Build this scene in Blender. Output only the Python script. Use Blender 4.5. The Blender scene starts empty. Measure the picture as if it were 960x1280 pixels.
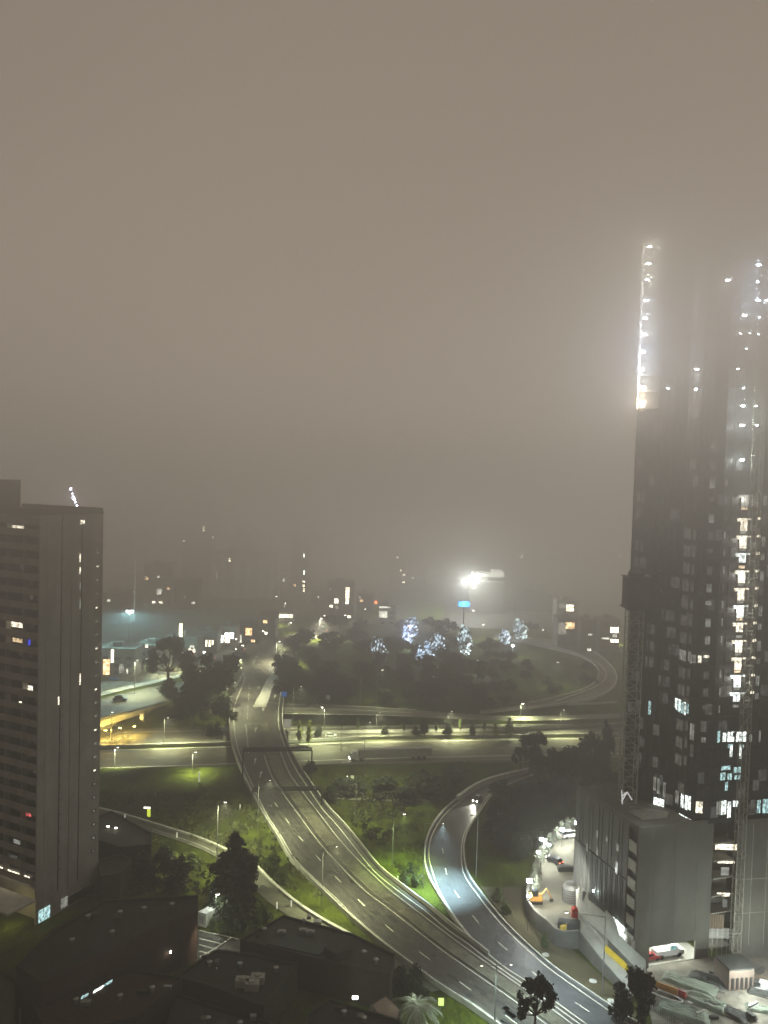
import bpy, math, random
from mathutils import Vector, Matrix, noise
random.seed(7)
sc = bpy.context.scene
COL = sc.collection
V = Vector
# ------------------------------------------------------------------ camera
F = 1040.0; H = 95.0; PITCH = math.radians(2.2); ROLL = math.radians(1.6)
R = Matrix.Rotation(math.pi/2-PITCH, 3, 'X') @ Matrix.Rotation(ROLL, 3, 'Z')
RI = R.transposed()
cd = bpy.data.cameras.new('camera'); cam = bpy.data.objects.new('camera', cd); COL.objects.link(cam)
cam.location = (0, 0, H); cam.rotation_euler = R.to_euler()
cd.sensor_fit = 'HORIZONTAL'; cd.sensor_width = 36; cd.lens = F/960*36; cd.clip_end = 8000; cd.clip_start = .5
sc.camera = cam
sc.view_settings.view_transform = 'Standard'; sc.view_settings.look = 'None'; sc.view_settings.exposure = 0

def ray(px, py): return R @ V(((px-480)/F, -(py-640)/F, -1))
def G(px, py, z=0.0):
    """ground point at height z that was surveyed from the photograph"""
    d = ray(px, py); t = (z-H)/d.z
    return V((d.x*t, d.y*t, z))
def AT(px, py, Y):
    d = ray(px, py); t = Y/d.y
    return V((d.x*t, Y, H+d.z*t))
def W(P, Q, px, py):
    """where the sight line meets the vertical wall plane P-Q"""
    d = ray(px, py); n = V((Q.y-P.y, P.x-Q.x, 0))
    t = n.dot(V((P.x, P.y, 0)))/n.dot(d)
    return V((d.x*t, d.y*t, H+d.z*t))
def hz(px): return 600+(px-480)*.028
def ztop(p, py, px):
    """height above ground of the point over p seen at image row py"""
    return H-(py-hz(px))*p.y/F

# ------------------------------------------------------------------ terrain
_a = G(127, 936, -5.5); _b = G(730, 929, -5.5)
def axis_y(x): return _a.y+(x-_a.x)*(_b.y-_a.y)/(_b.x-_a.x)
def sm(t): t = max(0., min(1., t)); return t*t*(3-2*t)
def gz(x, y):
    d = abs(y-axis_y(x))
    z = -5.5*(1-sm((d-25)/12))
    if y > 700:
        z += 38*sm((y-760)/420)*(.55+.45*noise.noise(V((x/260, y/300, 0))))*sm(abs(x-60)/300+.45)
    return z
def GT(px, py, dz=0.):
    """terrain point under a pixel"""
    z = 0
    for _ in range(6):
        p = G(px, py, z); z = gz(p.x, p.y)
    p = G(px, py, z); p.z = z+dz
    return p

# ------------------------------------------------------------------ materials
def mat(name, c, rough=.8, var=.25, scale=1.0, em=0., emc=None, spec=.3, metal=0., bump=0., sample=False, c2=None, st=None, n2=0.):
    m = bpy.data.materials.new(name); m.use_nodes = True
    nt = m.node_tree; b = nt.nodes['Principled BSDF']
    b.inputs['Roughness'].default_value = rough; b.inputs['Metallic'].default_value = metal
    b.inputs['Specular IOR Level'].default_value = spec
    b.inputs['Base Color'].default_value = (*c, 1)
    tc = nt.nodes.new('ShaderNodeTexCoord')
    if var:
        n = nt.nodes.new('ShaderNodeTexNoise'); n.inputs['Scale'].default_value = scale; n.inputs['Detail'].default_value = 5
        n.inputs['Roughness'].default_value = .65
        if st:
            mp = nt.nodes.new('ShaderNodeMapping'); mp.inputs['Scale'].default_value = st
            nt.links.new(tc.outputs['Object'], mp.inputs[0]); nt.links.new(mp.outputs[0], n.inputs['Vector'])
        else: nt.links.new(tc.outputs['Object'], n.inputs['Vector'])
        r = nt.nodes.new('ShaderNodeValToRGB'); e = r.color_ramp.elements
        e[0].position = .3; e[1].position = .7
        lo = c2 if c2 else tuple(x*(1-var) for x in c)
        e[0].color = (*lo, 1); e[1].color = (*[x*(1+var) for x in c], 1)
        nt.links.new(n.outputs['Fac'], r.inputs[0]); cout = r.outputs[0]
        if n2:   # a second, coarser layer of stains and wear
            q = nt.nodes.new('ShaderNodeTexNoise'); q.inputs['Scale'].default_value = n2; q.inputs['Detail'].default_value = 8; q.inputs['Roughness'].default_value = .75
            nt.links.new(tc.outputs['Object'], q.inputs['Vector'])
            r2 = nt.nodes.new('ShaderNodeValToRGB'); e2 = r2.color_ramp.elements; e2[0].position = .42; e2[0].color = (.78, .78, .78, 1); e2[1].position = .62; e2[1].color = (1.08, 1.08, 1.08, 1)
            nt.links.new(q.outputs['Fac'], r2.inputs[0]); x = nt.nodes.new('ShaderNodeMix'); x.data_type = 'RGBA'; x.blend_type = 'MULTIPLY'; x.inputs[0].default_value = 1
            nt.links.new(cout, x.inputs[6]); nt.links.new(r2.outputs[0], x.inputs[7]); cout = x.outputs[2]
        nt.links.new(cout, b.inputs['Base Color'])
        if bump:
            bp = nt.nodes.new('ShaderNodeBump'); bp.inputs['Strength'].default_value = 1; bp.inputs['Distance'].default_value = bump
            nt.links.new(n.outputs['Fac'], bp.inputs['Height']); nt.links.new(bp.outputs[0], b.inputs['Normal'])
    if em:
        b.inputs['Emission Color'].default_value = (*(emc or c), 1); b.inputs['Emission Strength'].default_value = em
        if emc is None or True:
            pass
    m.cycles.emission_sampling = 'AUTO' if sample else 'NONE'
    return m
def glowmat(name, c, e, var=.8, scale=2.2):
    """a lit window: uneven room light behind glass"""
    m = bpy.data.materials.new(name); m.use_nodes = True
    nt = m.node_tree; b = nt.nodes['Principled BSDF']
    b.inputs['Base Color'].default_value = (.1, .1, .1, 1); b.inputs['Roughness'].default_value = .3
    tc = nt.nodes.new('ShaderNodeTexCoord'); n = nt.nodes.new('ShaderNodeTexNoise')
    n.inputs['Scale'].default_value = scale; n.inputs['Detail'].default_value = 3
    nt.links.new(tc.outputs['Object'], n.inputs['Vector'])
    r = nt.nodes.new('ShaderNodeValToRGB'); el = r.color_ramp.elements
    el[0].position = .38; el[1].position = .62
    el[0].color = (*[x*(1-var) for x in c], 1); el[1].color = (*c, 1)
    nt.links.new(n.outputs['Fac'], r.inputs[0]); nt.links.new(r.outputs[0], b.inputs['Emission Color'])
    b.inputs['Emission Strength'].default_value = e
    m.cycles.emission_sampling = 'NONE'
    return m
M = {}
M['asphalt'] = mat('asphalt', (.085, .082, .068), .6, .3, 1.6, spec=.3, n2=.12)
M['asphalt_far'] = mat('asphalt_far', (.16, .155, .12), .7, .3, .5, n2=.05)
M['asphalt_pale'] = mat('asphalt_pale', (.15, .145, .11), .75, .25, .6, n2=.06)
M['paint'] = mat('road_paint', (.75, .75, .62), .6, .15, 2.)
M['paint_dim'] = mat('worn_road_paint', (.42, .42, .33), .7, .3, 1.)
M['concrete'] = mat('concrete', (.34, .33, .28), .85, .22, .5)
M['concrete_dark'] = mat('dark_concrete', (.13, .13, .11), .85, .3, .4)
M['concrete_pale'] = mat('pale_concrete', (.5, .5, .44), .8, .2, .4)
M['facade_conc'] = mat('facade_concrete', (.37, .355, .32), .85, .18, .5, st=(1, 1, .08), n2=.12)
M['facade_band'] = mat('balcony_band', (.36, .33, .285), .85, .2, .5, st=(1, 1, .3), n2=.2)
M['black'] = mat('black_void', (.012, .012, .012), .6, 0)
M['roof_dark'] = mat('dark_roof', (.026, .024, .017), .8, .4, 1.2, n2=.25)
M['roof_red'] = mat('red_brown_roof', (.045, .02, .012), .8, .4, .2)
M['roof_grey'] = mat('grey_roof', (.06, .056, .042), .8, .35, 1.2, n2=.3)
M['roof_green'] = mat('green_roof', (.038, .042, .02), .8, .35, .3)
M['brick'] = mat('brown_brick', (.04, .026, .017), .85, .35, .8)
M['steel'] = mat('galvanised_steel', (.35, .36, .35), .45, .15, 2., metal=.6)
M['steel_dark'] = mat('dark_steel', (.05, .05, .048), .5, .2, 2., metal=.3)
M['mast'] = mat('crane_mast_paint', (.42, .42, .34), .5, .2, 1.)
M['median'] = mat('median_concrete', (.17, .165, .12), .85, .35, .6, n2=.2)
M['white'] = mat('white_paint', (.75, .76, .74), .5, .08, 1.)
M['cladding'] = mat('grey_cladding', (.15, .155, .148), .6, .25, .6, metal=.0, st=(1, 1, .1))
M['panel'] = mat('precast_panel', (.165, .168, .142), .8, .18, .6, st=(1, 1, .1), n2=.06)
M['panel_white'] = mat('white_stair_panel', (.62, .62, .56), .7, .1, .5)
M['glass'] = mat('tower_glass', (.034, .039, .042), .5, .3, .1, spec=.25)
M['slab'] = mat('floor_slab_edge', (.035, .036, .035), .7, .25, .5)
M['mullion'] = mat('mullion_paint', (.06, .064, .062), .5, .1, 1.)
M['win_dark'] = mat('dark_window_glass', (.012, .012, .012), .35, .2, .6, spec=.3)
M['bark'] = mat('bark', (.09, .07, .05), .9, .3, 1.5)
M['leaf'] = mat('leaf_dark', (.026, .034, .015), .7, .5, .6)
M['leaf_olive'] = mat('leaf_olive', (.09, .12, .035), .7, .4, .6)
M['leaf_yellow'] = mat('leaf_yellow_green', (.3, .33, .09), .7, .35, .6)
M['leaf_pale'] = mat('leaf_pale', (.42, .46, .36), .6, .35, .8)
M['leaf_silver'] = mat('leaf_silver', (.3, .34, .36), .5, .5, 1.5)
M['yellow'] = mat('yellow_barrier_paint', (.8, .58, .06), .5, .1, 1.)
M['orange'] = mat('orange_barrier_paint', (.75, .4, .1), .5, .1, 1.)
M['red'] = mat('red_paint', (.5, .05, .04), .5, .1, 1.)
M['blue_sign'] = mat('blue_sign', (.03, .16, .5), .5, .05, 1., em=.35, emc=(.03, .2, .8))
M['tyre'] = mat('tyre_rubber', (.02, .02, .02), .8, 0)
M['car_glass'] = mat('car_glass', (.015, .018, .02), .1, 0, spec=.7)
M['ply'] = mat('plywood', (.3, .24, .17), .8, .25, .6)
M['tarp'] = mat('grey_green_tarp', (.2, .24, .19), .7, .3, .35, bump=.15)
M['netting'] = mat('dark_netting', (.05, .055, .05), .8, .3, .8)
M['dirt'] = mat('bare_dirt', (.085, .075, .04), .95, .4, .25)
M['yard'] = mat('yard_concrete', (.27, .26, .2), .8, .2, 1.0, n2=.2)
M['lamp_white'] = mat('lamp_glow_white', (1, .97, .85), .5, 0, em=60, emc=(1, .96, .8))
M['lamp_cool'] = mat('lamp_glow_cool', (1, 1, 1), .5, 0, em=80, emc=(.85, .97, 1))
M['lamp_dot'] = mat('lamp_glow_small', (1, 1, 1), .5, 0, em=14, emc=(1, .93, .75))
M['lamp_yellow'] = mat('lamp_glow_yellow', (1, .8, .3), .5, 0, em=30, emc=(1, .75, .2))
M['lamp_red'] = mat('lamp_glow_red', (1, .1, .05), .5, 0, em=12, emc=(1, .15, .05))
M['lamp_blue'] = mat('lamp_glow_blue', (.2, .5, 1), .5, 0, em=5, emc=(.02, .28, 1))
M['w_warm'] = glowmat('window_warm', (1, .72, .42), 2.2)
M['w_cream'] = glowmat('window_cream', (1, .9, .68), 4.0)
M['w_white'] = glowmat('window_white', (.9, 1, .93), 4.0)
M['w_dim'] = glowmat('window_dim', (.62, .62, .54), .15, .6, .9)
M['w_mid'] = glowmat('window_mid', (.75, .78, .68), .5, .6, .9)
M['w_cool'] = glowmat('window_cool', (.6, .95, .95), 1.6)
M['w_teal'] = glowmat('window_teal', (.2, .62, .62), 1.2, .7)
M['w_blue'] = glowmat('window_blue', (.05, .08, 1), 1.6, .3)
M['w_red'] = glowmat('window_red', (1, .16, .16), 1.4)
M['w_orange'] = glowmat('window_orange', (1, .45, .2), 2.0, .4)
# grass: real-world base colours, broken up at three scales
def grassmat():
    m = bpy.data.materials.new('grass'); m.use_nodes = True; nt = m.node_tree; b = nt.nodes['Principled BSDF']
    b.inputs['Roughness'].default_value = .95; b.inputs['Specular IOR Level'].default_value = .1
    tc = nt.nodes.new('ShaderNodeTexCoord'); L = nt.links.new
    def nz(s, st=None, det=6):
        n = nt.nodes.new('ShaderNodeTexNoise'); n.inputs['Scale'].default_value = s; n.inputs['Detail'].default_value = det; n.inputs['Roughness'].default_value = .7
        if st:
            mp = nt.nodes.new('ShaderNodeMapping'); mp.inputs['Scale'].default_value = st; L(tc.outputs['Object'], mp.inputs[0]); L(mp.outputs[0], n.inputs['Vector'])
        else: L(tc.outputs['Object'], n.inputs['Vector'])
        return n
    a = nz(.035); c = nz(.22, (1, .5, 1)); d = nz(1.6)
    r = nt.nodes.new('ShaderNodeValToRGB'); e = r.color_ramp.elements
    e[0].position = .35; e[0].color = (.045, .062, .01, 1); e[1].position = .68; e[1].color = (.11, .16, .02, 1)
    L(a.outputs['Fac'], r.inputs[0])
    r2 = nt.nodes.new('ShaderNodeValToRGB'); e = r2.color_ramp.elements
    e[0].position = .38; e[0].color = (.45, .42, .4, 1); e[1].position = .66; e[1].color = (1.25, 1.25, 1.1, 1)
    L(c.outputs['Fac'], r2.inputs[0])
    r3 = nt.nodes.new('ShaderNodeValToRGB'); e = r3.color_ramp.elements
    e[0].position = .35; e[0].color = (.35, .36, .36, 1); e[1].position = .66; e[1].color = (1.35, 1.2, 1.1, 1)
    L(d.outputs['Fac'], r3.inputs[0])
    def mul(p, q):
        x = nt.nodes.new('ShaderNodeMix'); x.data_type = 'RGBA'; x.blend_type = 'MULTIPLY'; x.inputs[0].default_value = 1
        L(p, x.inputs[6]); L(q, x.inputs[7]); return x.outputs[2]
    o = mul(mul(r.outputs[0], r2.outputs[0]), r3.outputs[0]); L(o, b.inputs['Base Color'])
    bp = nt.nodes.new('ShaderNodeBump'); bp.inputs['Distance'].default_value = .7; L(c.outputs['Fac'], bp.inputs['Height']); L(bp.outputs[0], b.inputs['Normal'])
    m.cycles.emission_sampling = 'NONE'
    return m
M['grass'] = grassmat()

# ------------------------------------------------------------------ mesh helpers
class MB:
    def __init__(s): s.v = []; s.f = []
    def quad(s, a, b, c, d):
        i = len(s.v); s.v += [V(a), V(b), V(c), V(d)]; s.f.append((i, i+1, i+2, i+3)); return s
    def poly(s, pts):
        i = len(s.v); s.v += [V(p) for p in pts]; s.f.append(tuple(range(i, i+len(pts)))); return s
    def obox(s, c, u, v, w):
        """box: centre c, half vectors u v w"""
        i = len(s.v); c, u, v, w = V(c), V(u), V(v), V(w)
        for a in (-1, 1):
            for b in (-1, 1):
                for d in (-1, 1): s.v.append(c+a*u+b*v+d*w)
        for q in ((0, 1, 3, 2), (4, 6, 7, 5), (0, 4, 5, 1), (2, 3, 7, 6), (0, 2, 6, 4), (1, 5, 7, 3)): s.f.append(tuple(i+k for k in q))
        return s
    def box(s, a, b):
        a, b = V(a), V(b); c = (a+b)/2; h = (b-a)/2
        return s.obox(c, (h.x, 0, 0), (0, h.y, 0), (0, 0, h.z))
    def wbox(s, P, Q, z0, z1, t=.3, off=0.):
        """upright slab along P-Q; thickness t, pushed off towards the camera side"""
        P = V((P[0], P[1], 0)); Q = V((Q[0], Q[1], 0)); d = (Q-P); n = V((d.y, -d.x, 0)).normalized()
        c = (P+Q)/2+n*off+V((0, 0, (z0+z1)/2))
        return s.obox(c, d/2, n*t/2, (0, 0, (z1-z0)/2))
    def prism(s, pts, z0, z1):
        n = len(pts); i = len(s.v)
        s.v += [V((p[0], p[1], z0)) for p in pts]+[V((p[0], p[1], z1)) for p in pts]
        s.f.append(tuple(range(i+n-1, i-1, -1))); s.f.append(tuple(range(i+n, i+2*n)))
        for k in range(n): s.f.append((i+k, i+(k+1) % n, i+n+(k+1) % n, i+n+k))
        return s
    def tube(s, pts, r, n=6):
        rs = r if isinstance(r, (list, tuple)) else [r]*len(pts)
        pts = [V(p) for p in pts]; base = len(s.v)
        for k, p in enumerate(pts):
            d = (pts[min(k+1, len(pts)-1)]-pts[max(k-1, 0)]).normalized()
            a = d.cross(V((0, 0, 1)) if abs(d.z) < .9 else V((1, 0, 0))).normalized(); b = d.cross(a)
            for j in range(n):
                t = 2*math.pi*j/n; s.v.append(p+(a*math.cos(t)+b*math.sin(t))*rs[k])
        for k in range(len(pts)-1):
            for j in range(n):
                s.f.append((base+k*n+j, base+k*n+(j+1) % n, base+(k+1)*n+(j+1) % n, base+(k+1)*n+j))
        s.f.append(tuple(base+j for j in range(n))[::-1]); s.f.append(tuple(base+(len(pts)-1)*n+j for j in range(n)))
        return s
    def lathe(s, c, prof, n=10):
        c = V(c); base = len(s.v)
        for r, z in prof:
            for j in range(n): t = 2*math.pi*j/n; s.v.append(c+V((r*math.cos(t), r*math.sin(t), z)))
        for k in range(len(prof)-1):
            for j in range(n): s.f.append((base+k*n+j, base+k*n+(j+1) % n, base+(k+1)*n+(j+1) % n, base+(k+1)*n+j))
        return s
    def build(s, name, m, parent=None, smooth=False):
        me = bpy.data.meshes.new(name)
        off = V(parent['org']) if parent is not None and 'org' in parent else V((0, 0, 0))
        me.from_pydata([tuple(p-off) for p in s.v], [], s.f); me.materials.append(M[m] if isinstance(m, str) else m)
        if smooth:
            for p in me.polygons: p.use_smooth = True
        o = bpy.data.objects.new(name, me); COL.objects.link(o)
        if parent is not None:
            o.parent = parent
            if 'org' in parent: o['org'] = parent['org']
        return o
def tag(o, label=None, cat=None, group=None, kind=None):
    if label: o['label'] = label
    if cat: o['category'] = cat
    if group: o['group'] = group
    if kind: o['kind'] = kind
    return o
def thing(name, label, cat, loc=(0, 0, 0), group=None):
    o = bpy.data.objects.new(name, None); COL.objects.link(o); o.location = loc; o['org'] = tuple(loc)
    return tag(o, label, cat, group)
def proto(name):
    o = bpy.data.objects.new(name, None); COL.objects.link(o); return o
CH = {}
def kids(o):
    return [c for c in o.children]
def dup(o, parent=None):
    c = o.copy(); COL.objects.link(c); c.parent = parent
    for k in o.children: dup(k, c)
    return c
def light(p, e, c=(1, 1, 1), r=.3, kind='POINT', angle=120, parent=None, aim=None, blend=.6):
    l = bpy.data.lights.new('lamp_light', kind); l.energy = e; l.color = c; l.shadow_soft_size = r
    o = bpy.data.objects.new('lamp_light', l); COL.objects.link(o); o.location = p
    if kind == 'SPOT':
        l.spot_size = math.radians(angle); l.spot_blend = blend
        if aim is not None: o.rotation_euler = (V(aim)-V(p)).to_track_quat('-Z', 'Y').to_euler()
    if parent is not None:
        o.parent = parent; o.location = V(p)-V(parent.get('org', (0, 0, 0)))
    return o
def catmull(pts, n):
    """resample a polyline evenly by a smooth curve"""
    P = [V(p) for p in pts]; P = [2*P[0]-P[1]]+P+[2*P[-1]-P[-2]]; out = []
    for k in range(1, len(P)-2):
        for j in range(16):
            t = j/16; a, b, c, d = P[k-1:k+3]
            out.append(.5*((2*b)+(c-a)*t+(2*a-5*b+4*c-d)*t*t+(3*b-a-3*c+d)*t**3))
    out.append(P[-2])
    L = [0]
    for i in range(1, len(out)): L.append(L[-1]+(out[i]-out[i-1]).length)
    res = []; i = 0
    for k in range(n):
        s = L[-1]*k/(n-1)
        while i < len(L)-2 and L[i+1] < s: i += 1
        seg = L[i+1]-L[i]; t = (s-L[i])/seg if seg > 0 else 0
        res.append(out[i].lerp(out[i+1], t))
    return res
def curve(pix, z=0., n=None, step=3.):
    """pixel polyline to smooth ground curve"""
    P = [G(p[0], p[1], p[2] if len(p) > 2 else z) for p in pix]
    L = sum((P[i+1]-P[i]).length for i in range(len(P)-1))
    return catmull(P, n or max(8, int(L/step)))
def ribbon(mb, a, b):
    n = min(len(a), len(b))
    for k in range(n-1): mb.quad(a[k], b[k], b[k+1], a[k+1])
    return mb
def offset(c, d):
    out = []
    for k, p in enumerate(c):
        t = c[min(k+1, len(c)-1)]-c[max(k-1, 0)]; t.z = 0; t.normalize()
        out.append(p+V((t.y, -t.x, 0))*d)
    return out
def stripe(mb, c, w, dz=0.):
    up = V((0, 0, dz)); a = [p+up for p in offset(c, -w/2)]; b = [p+up for p in offset(c, w/2)]
    return ribbon(mb, a, b)
def wallalong(mb, c, w, h, z0=0.):
    a = offset(c, -w/2); b = offset(c, w/2); u = V((0, 0, h)); lo = V((0, 0, z0))
    for k in range(len(c)-1):
        mb.quad(a[k]+u, b[k]+u, b[k+1]+u, a[k+1]+u); mb.quad(b[k]+lo, b[k+1]+lo, b[k+1]+u, b[k]+u); mb.quad(a[k]+lo, a[k]+u, a[k+1]+u, a[k+1]+lo)
    for k in (0, -1): mb.quad(a[k]+lo, b[k]+lo, b[k]+u, a[k]+u)
    return mb
def dashes(mb, c, w, on, off, dz):
    L = 0; draw = True; seg = [c[0]]
    for k in range(1, len(c)):
        L += (c[k]-c[k-1]).length; seg.append(c[k])
        if L > (on if draw else off):
            if draw: stripe(mb, seg, w, dz)
            seg = [c[k]]; L = 0; draw = not draw
    return mb

# ------------------------------------------------------------------ ground
def axis_vals(lo, hi, parts):
    out = []; x = lo
    while x < hi:
        out.append(x)
        for a, b, st in parts:
            if a <= x < b: x += st; break
        else: x += 60
    out.append(hi); return out
xs = axis_vals(-2400, 2400, [(-260, 300, 4)]); ys = axis_vals(-60, 3900, [(-60, 90, 30), (90, 470, 3), (470, 1250, 20)])
g = MB()
g.v = [V((x, y, gz(x, y)+.12*noise.noise(V((x/9, y/9, 3))))) for y in ys for x in xs]
nx = len(xs)
g.f = [(j*nx+i, j*nx+i+1, (j+1)*nx+i+1, (j+1)*nx+i) for j in range(len(ys)-1) for i in range(nx-1)]
tag(g.build('ground', 'grass', smooth=True), kind='structure')

# ------------------------------------------------------------------ main curved road (bridge over the motorway)
ZR = .35
Lout = [(304, 843), (293, 863), (287, 884), (287, 912), (291, 934), (298, 955), (309, 980), (329, 1019), (347, 1047), (364, 1076), (389, 1101), (417, 1128), (439, 1149), (473, 1178), (511, 1206), (545, 1231), (587, 1258), (617, 1280), (680, 1324), (770, 1385)]
Lwhite = [(307, 846), (300, 864), (293, 885), (293, 912), (297, 934), (304, 955), (315, 980), (333, 1017), (351, 1045), (369, 1074), (394, 1099), (421, 1124), (443, 1146), (477, 1175), (515, 1203), (549, 1228), (591, 1254), (621, 1276), (684, 1320), (774, 1381)]
MedL = [(326, 905), (334, 942), (344, 969), (358, 990), (380, 1020), (403, 1051), (428, 1079), (460, 1111), (480, 1126), (516, 1154), (553, 1183), (594, 1212), (643, 1246), (684, 1276), (740, 1318), (830, 1385)]
MedR = [(334, 903), (346, 940), (358, 968), (373, 989), (396, 1019), (420, 1050), (446, 1078), (476, 1107), (492, 1120), (527, 1147), (565, 1176), (604, 1204), (653, 1238), (694, 1268), (750, 1310), (840, 1377)]
Rwhite = [(356, 850), (351, 866), (348, 890), (349, 910), (356, 933), (368, 958), (382, 980), (403, 1011), (421, 1031), (441, 1056), (469, 1090), (501, 1116), (531, 1138), (558, 1161), (584, 1179), (607, 1197), (645, 1224), (661, 1234), (700, 1262), (740, 1291), (840, 1360)]
Rout = [(359, 843), (356, 866), (353, 890), (354, 910), (361, 933), (373, 956), (388, 979), (410, 1010), (428, 1029), (448, 1053), (474, 1085), (507, 1112), (536, 1134), (562, 1156), (588, 1176), (611, 1194), (649, 1221), (665, 1231), (704, 1259), (744, 1288), (844, 1357)]
N1 = 150
road = MB(); a = curve(Lout, ZR, N1); b = curve(Rout, ZR, N1); ribbon(road, a, b)
lay = V((0, 0, -1.1))
for k in range(N1-1):   # deck sides and soffit so that the bridge has thickness over the motorway
    road.quad(a[k], a[k+1], a[k+1]+lay, a[k]+lay); road.quad(b[k], b[k]+lay, b[k+1]+lay, b[k+1]); road.quad(a[k]+lay, a[k+1]+lay, b[k+1]+lay, b[k]+lay)
tag(road.build('main_road', 'asphalt'), kind='structure')
mk = MB()
stripe(mk, curve(Lwhite, ZR), .22, .012); stripe(mk, curve(Rwhite, ZR), .22, .012)
stripe(mk, curve([(p[0]-4, p[1]+2) for p in MedL[1:]], ZR), .18, .012)
stripe(mk, curve([(p[0]+4, p[1]-1) for p in MedR[1:]], ZR), .18, .012)
stripe(mk, curve([(307, 905), (311, 942)], ZR), .2, .012); stripe(mk, curve([(307, 905), (323, 905)], ZR, 4), .3, .013)
stripe(mk, curve([(336, 849), (352, 849)], ZR, 4), .3, .013); stripe(mk, curve([(336, 878), (349, 880)], ZR, 4), .35, .013); stripe(mk, curve([(349, 880), (352, 858), (358, 848)], ZR), .2, .014)
dashes(mk, curve([(330, 985), (348, 1010), (366, 1036), (381, 1054), (403, 1078), (430, 1107), (461, 1137), (497, 1169), (538, 1200), (585, 1235), (637, 1273), (700, 1320)], ZR, 200), .2, 3.2, 8.5, .012)
dashes(mk, curve([(312, 855), (310, 880), (309, 900)], ZR, 40), .18, 2, 2, .012)
def arrow(mb, px, py, left=False):
    p = G(px, py, ZR+.013); q = G(px+2, py-9, ZR+.013); d = (q-p).normalized(); n = V((d.y, -d.x, 0))
    mb.quad(p-n*.12, p+n*.12, p+n*.12+d*4, p-n*.12+d*4); mb.poly([p+d*4-n*.5, p+d*4+n*.5, p+d*6])
    if left: mb.quad(p+d*2.6-n*1.2, p+d*3-n*1.2, p+d*3.6, p+d*3.2)
for x, y, l in ((319, 915, True), (318, 955, False), (325, 972, False), (343, 873, False), (323, 862, True)): arrow(mk, x, y, l)
tag(mk.build('road_markings', 'paint'), kind='structure')
wt = MB(); cl_ = curve([(330, 985), (348, 1010), (366, 1036), (381, 1054), (403, 1078), (430, 1107), (461, 1137), (497, 1169), (538, 1200), (585, 1235), (637, 1273), (700, 1320)], ZR, 120)
for d_ in (-2.7, -1.0, 1.0, 2.7): stripe(wt, offset(cl_, d_), .5, .005)
tag(wt.build('wheel_tracks_road', mat('worn_asphalt', (.06, .058, .05), .45, .3, .5, spec=.4)), kind='structure')
pt_ = MB(); rp2 = random.Random(17)
for _ in range(34):
    k = rp2.randrange(4, 112); d_ = rp2.uniform(-3.4, 3.2); stripe(pt_, [p.copy() for p in offset(cl_, d_)[k:k+rp2.randint(2, 4)]], rp2.uniform(.5, 1.7), .008)
tag(pt_.build('road_patches', mat('patch_asphalt', (.045, .045, .042), .7, .3, .8)), kind='structure')
md = MB(); wallalong(md, offset(curve(MedL, ZR, N1), 0), .01, .01)
md = MB(); a = curve(MedL, ZR+.14, N1); b = curve(MedR, ZR+.14, N1); ribbon(md, a, b)
for k in range(N1-1):
    md.quad(a[k], a[k+1], a[k+1]-V((0, 0, .14)), a[k]-V((0, 0, .14))); md.quad(b[k], b[k]-V((0, 0, .14)), b[k+1]-V((0, 0, .14)), b[k+1])
tag(md.build('median_kerb', 'median'), kind='structure')
# traffic island at the top junction
isl = MB(); P = [G(x, y, ZR) for x, y in ((316, 884), (333, 884), (340, 861), (351, 840), (344, 839), (337, 845), (333, 850), (325, 868))]
isl.prism([(p.x, p.y) for p in P], ZR-.05, ZR+.16)
tag(isl.build('traffic_island', 'concrete_pale'), 'pale triangular traffic island at the top of the curved bridge road', 'traffic island')
# junction apron beyond the bridge
jn = MB(); a = curve([(304, 843), (301, 836), (308, 830), (330, 800)], ZR-.1, 30); b = curve([(359, 843), (358, 838), (352, 828), (360, 795)], ZR-.1, 30); ribbon(jn, a, b)
tag(jn.build('junction_road', 'asphalt'), kind='structure')
jl = MB(); stripe(jl, curve([(304, 838), (314, 833), (327, 836), (335, 844)], ZR), .35, .02); stripe(jl, curve([(309, 838), (317, 842), (318, 853)], ZR), .25, .02)
stripe(jl, curve([(316, 830), (324, 815), (330, 814)], ZR), .35, .02)
tag(jl.build('junction_markings', 'paint_dim'), kind='structure')

def parapet(pix, z, label, h=.85, w=.35, m='concrete_pale', rail=True, z0=-.3, name='crash_barrier', step=3.):
    c = curve(pix, z, step=step); t = thing(name, label, 'barrier', tuple(c[0]))
    mb = MB(); wallalong(mb, c, w, h, z0); mb.build('barrier_wall', m, t)
    if rail:
        r = MB(); r.tube([p+V((0, 0, h+.45)) for p in c], .05, 4)
        for p in c[::1]: r.tube([p+V((0, 0, h)), p+V((0, 0, h+.45))], .035, 4)
        r.build('hand_rail', 'steel', t)
    return t
parapet(Lout, ZR, 'long pale barrier with posts along the left outer edge of the curved road')
parapet(Rout[:16], ZR, 'pale barrier between the bridge road and the central grass wedge', rail=False)

# bridge piers and abutments in the cutting
for px, py, lb in ((300, 942, 'left'), (352, 938, 'right')):
    p = G(px, py, -5.5); t = MB().obox(p+V((0, 8, 2.6)), (1.6, 0, 0), (0, .5, 0), (0, 0, 2.6)).build('bridge_pier', 'concrete')
    tag(t, 'concrete pier under the %s side of the curved bridge' % lb, 'bridge pier')

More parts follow.
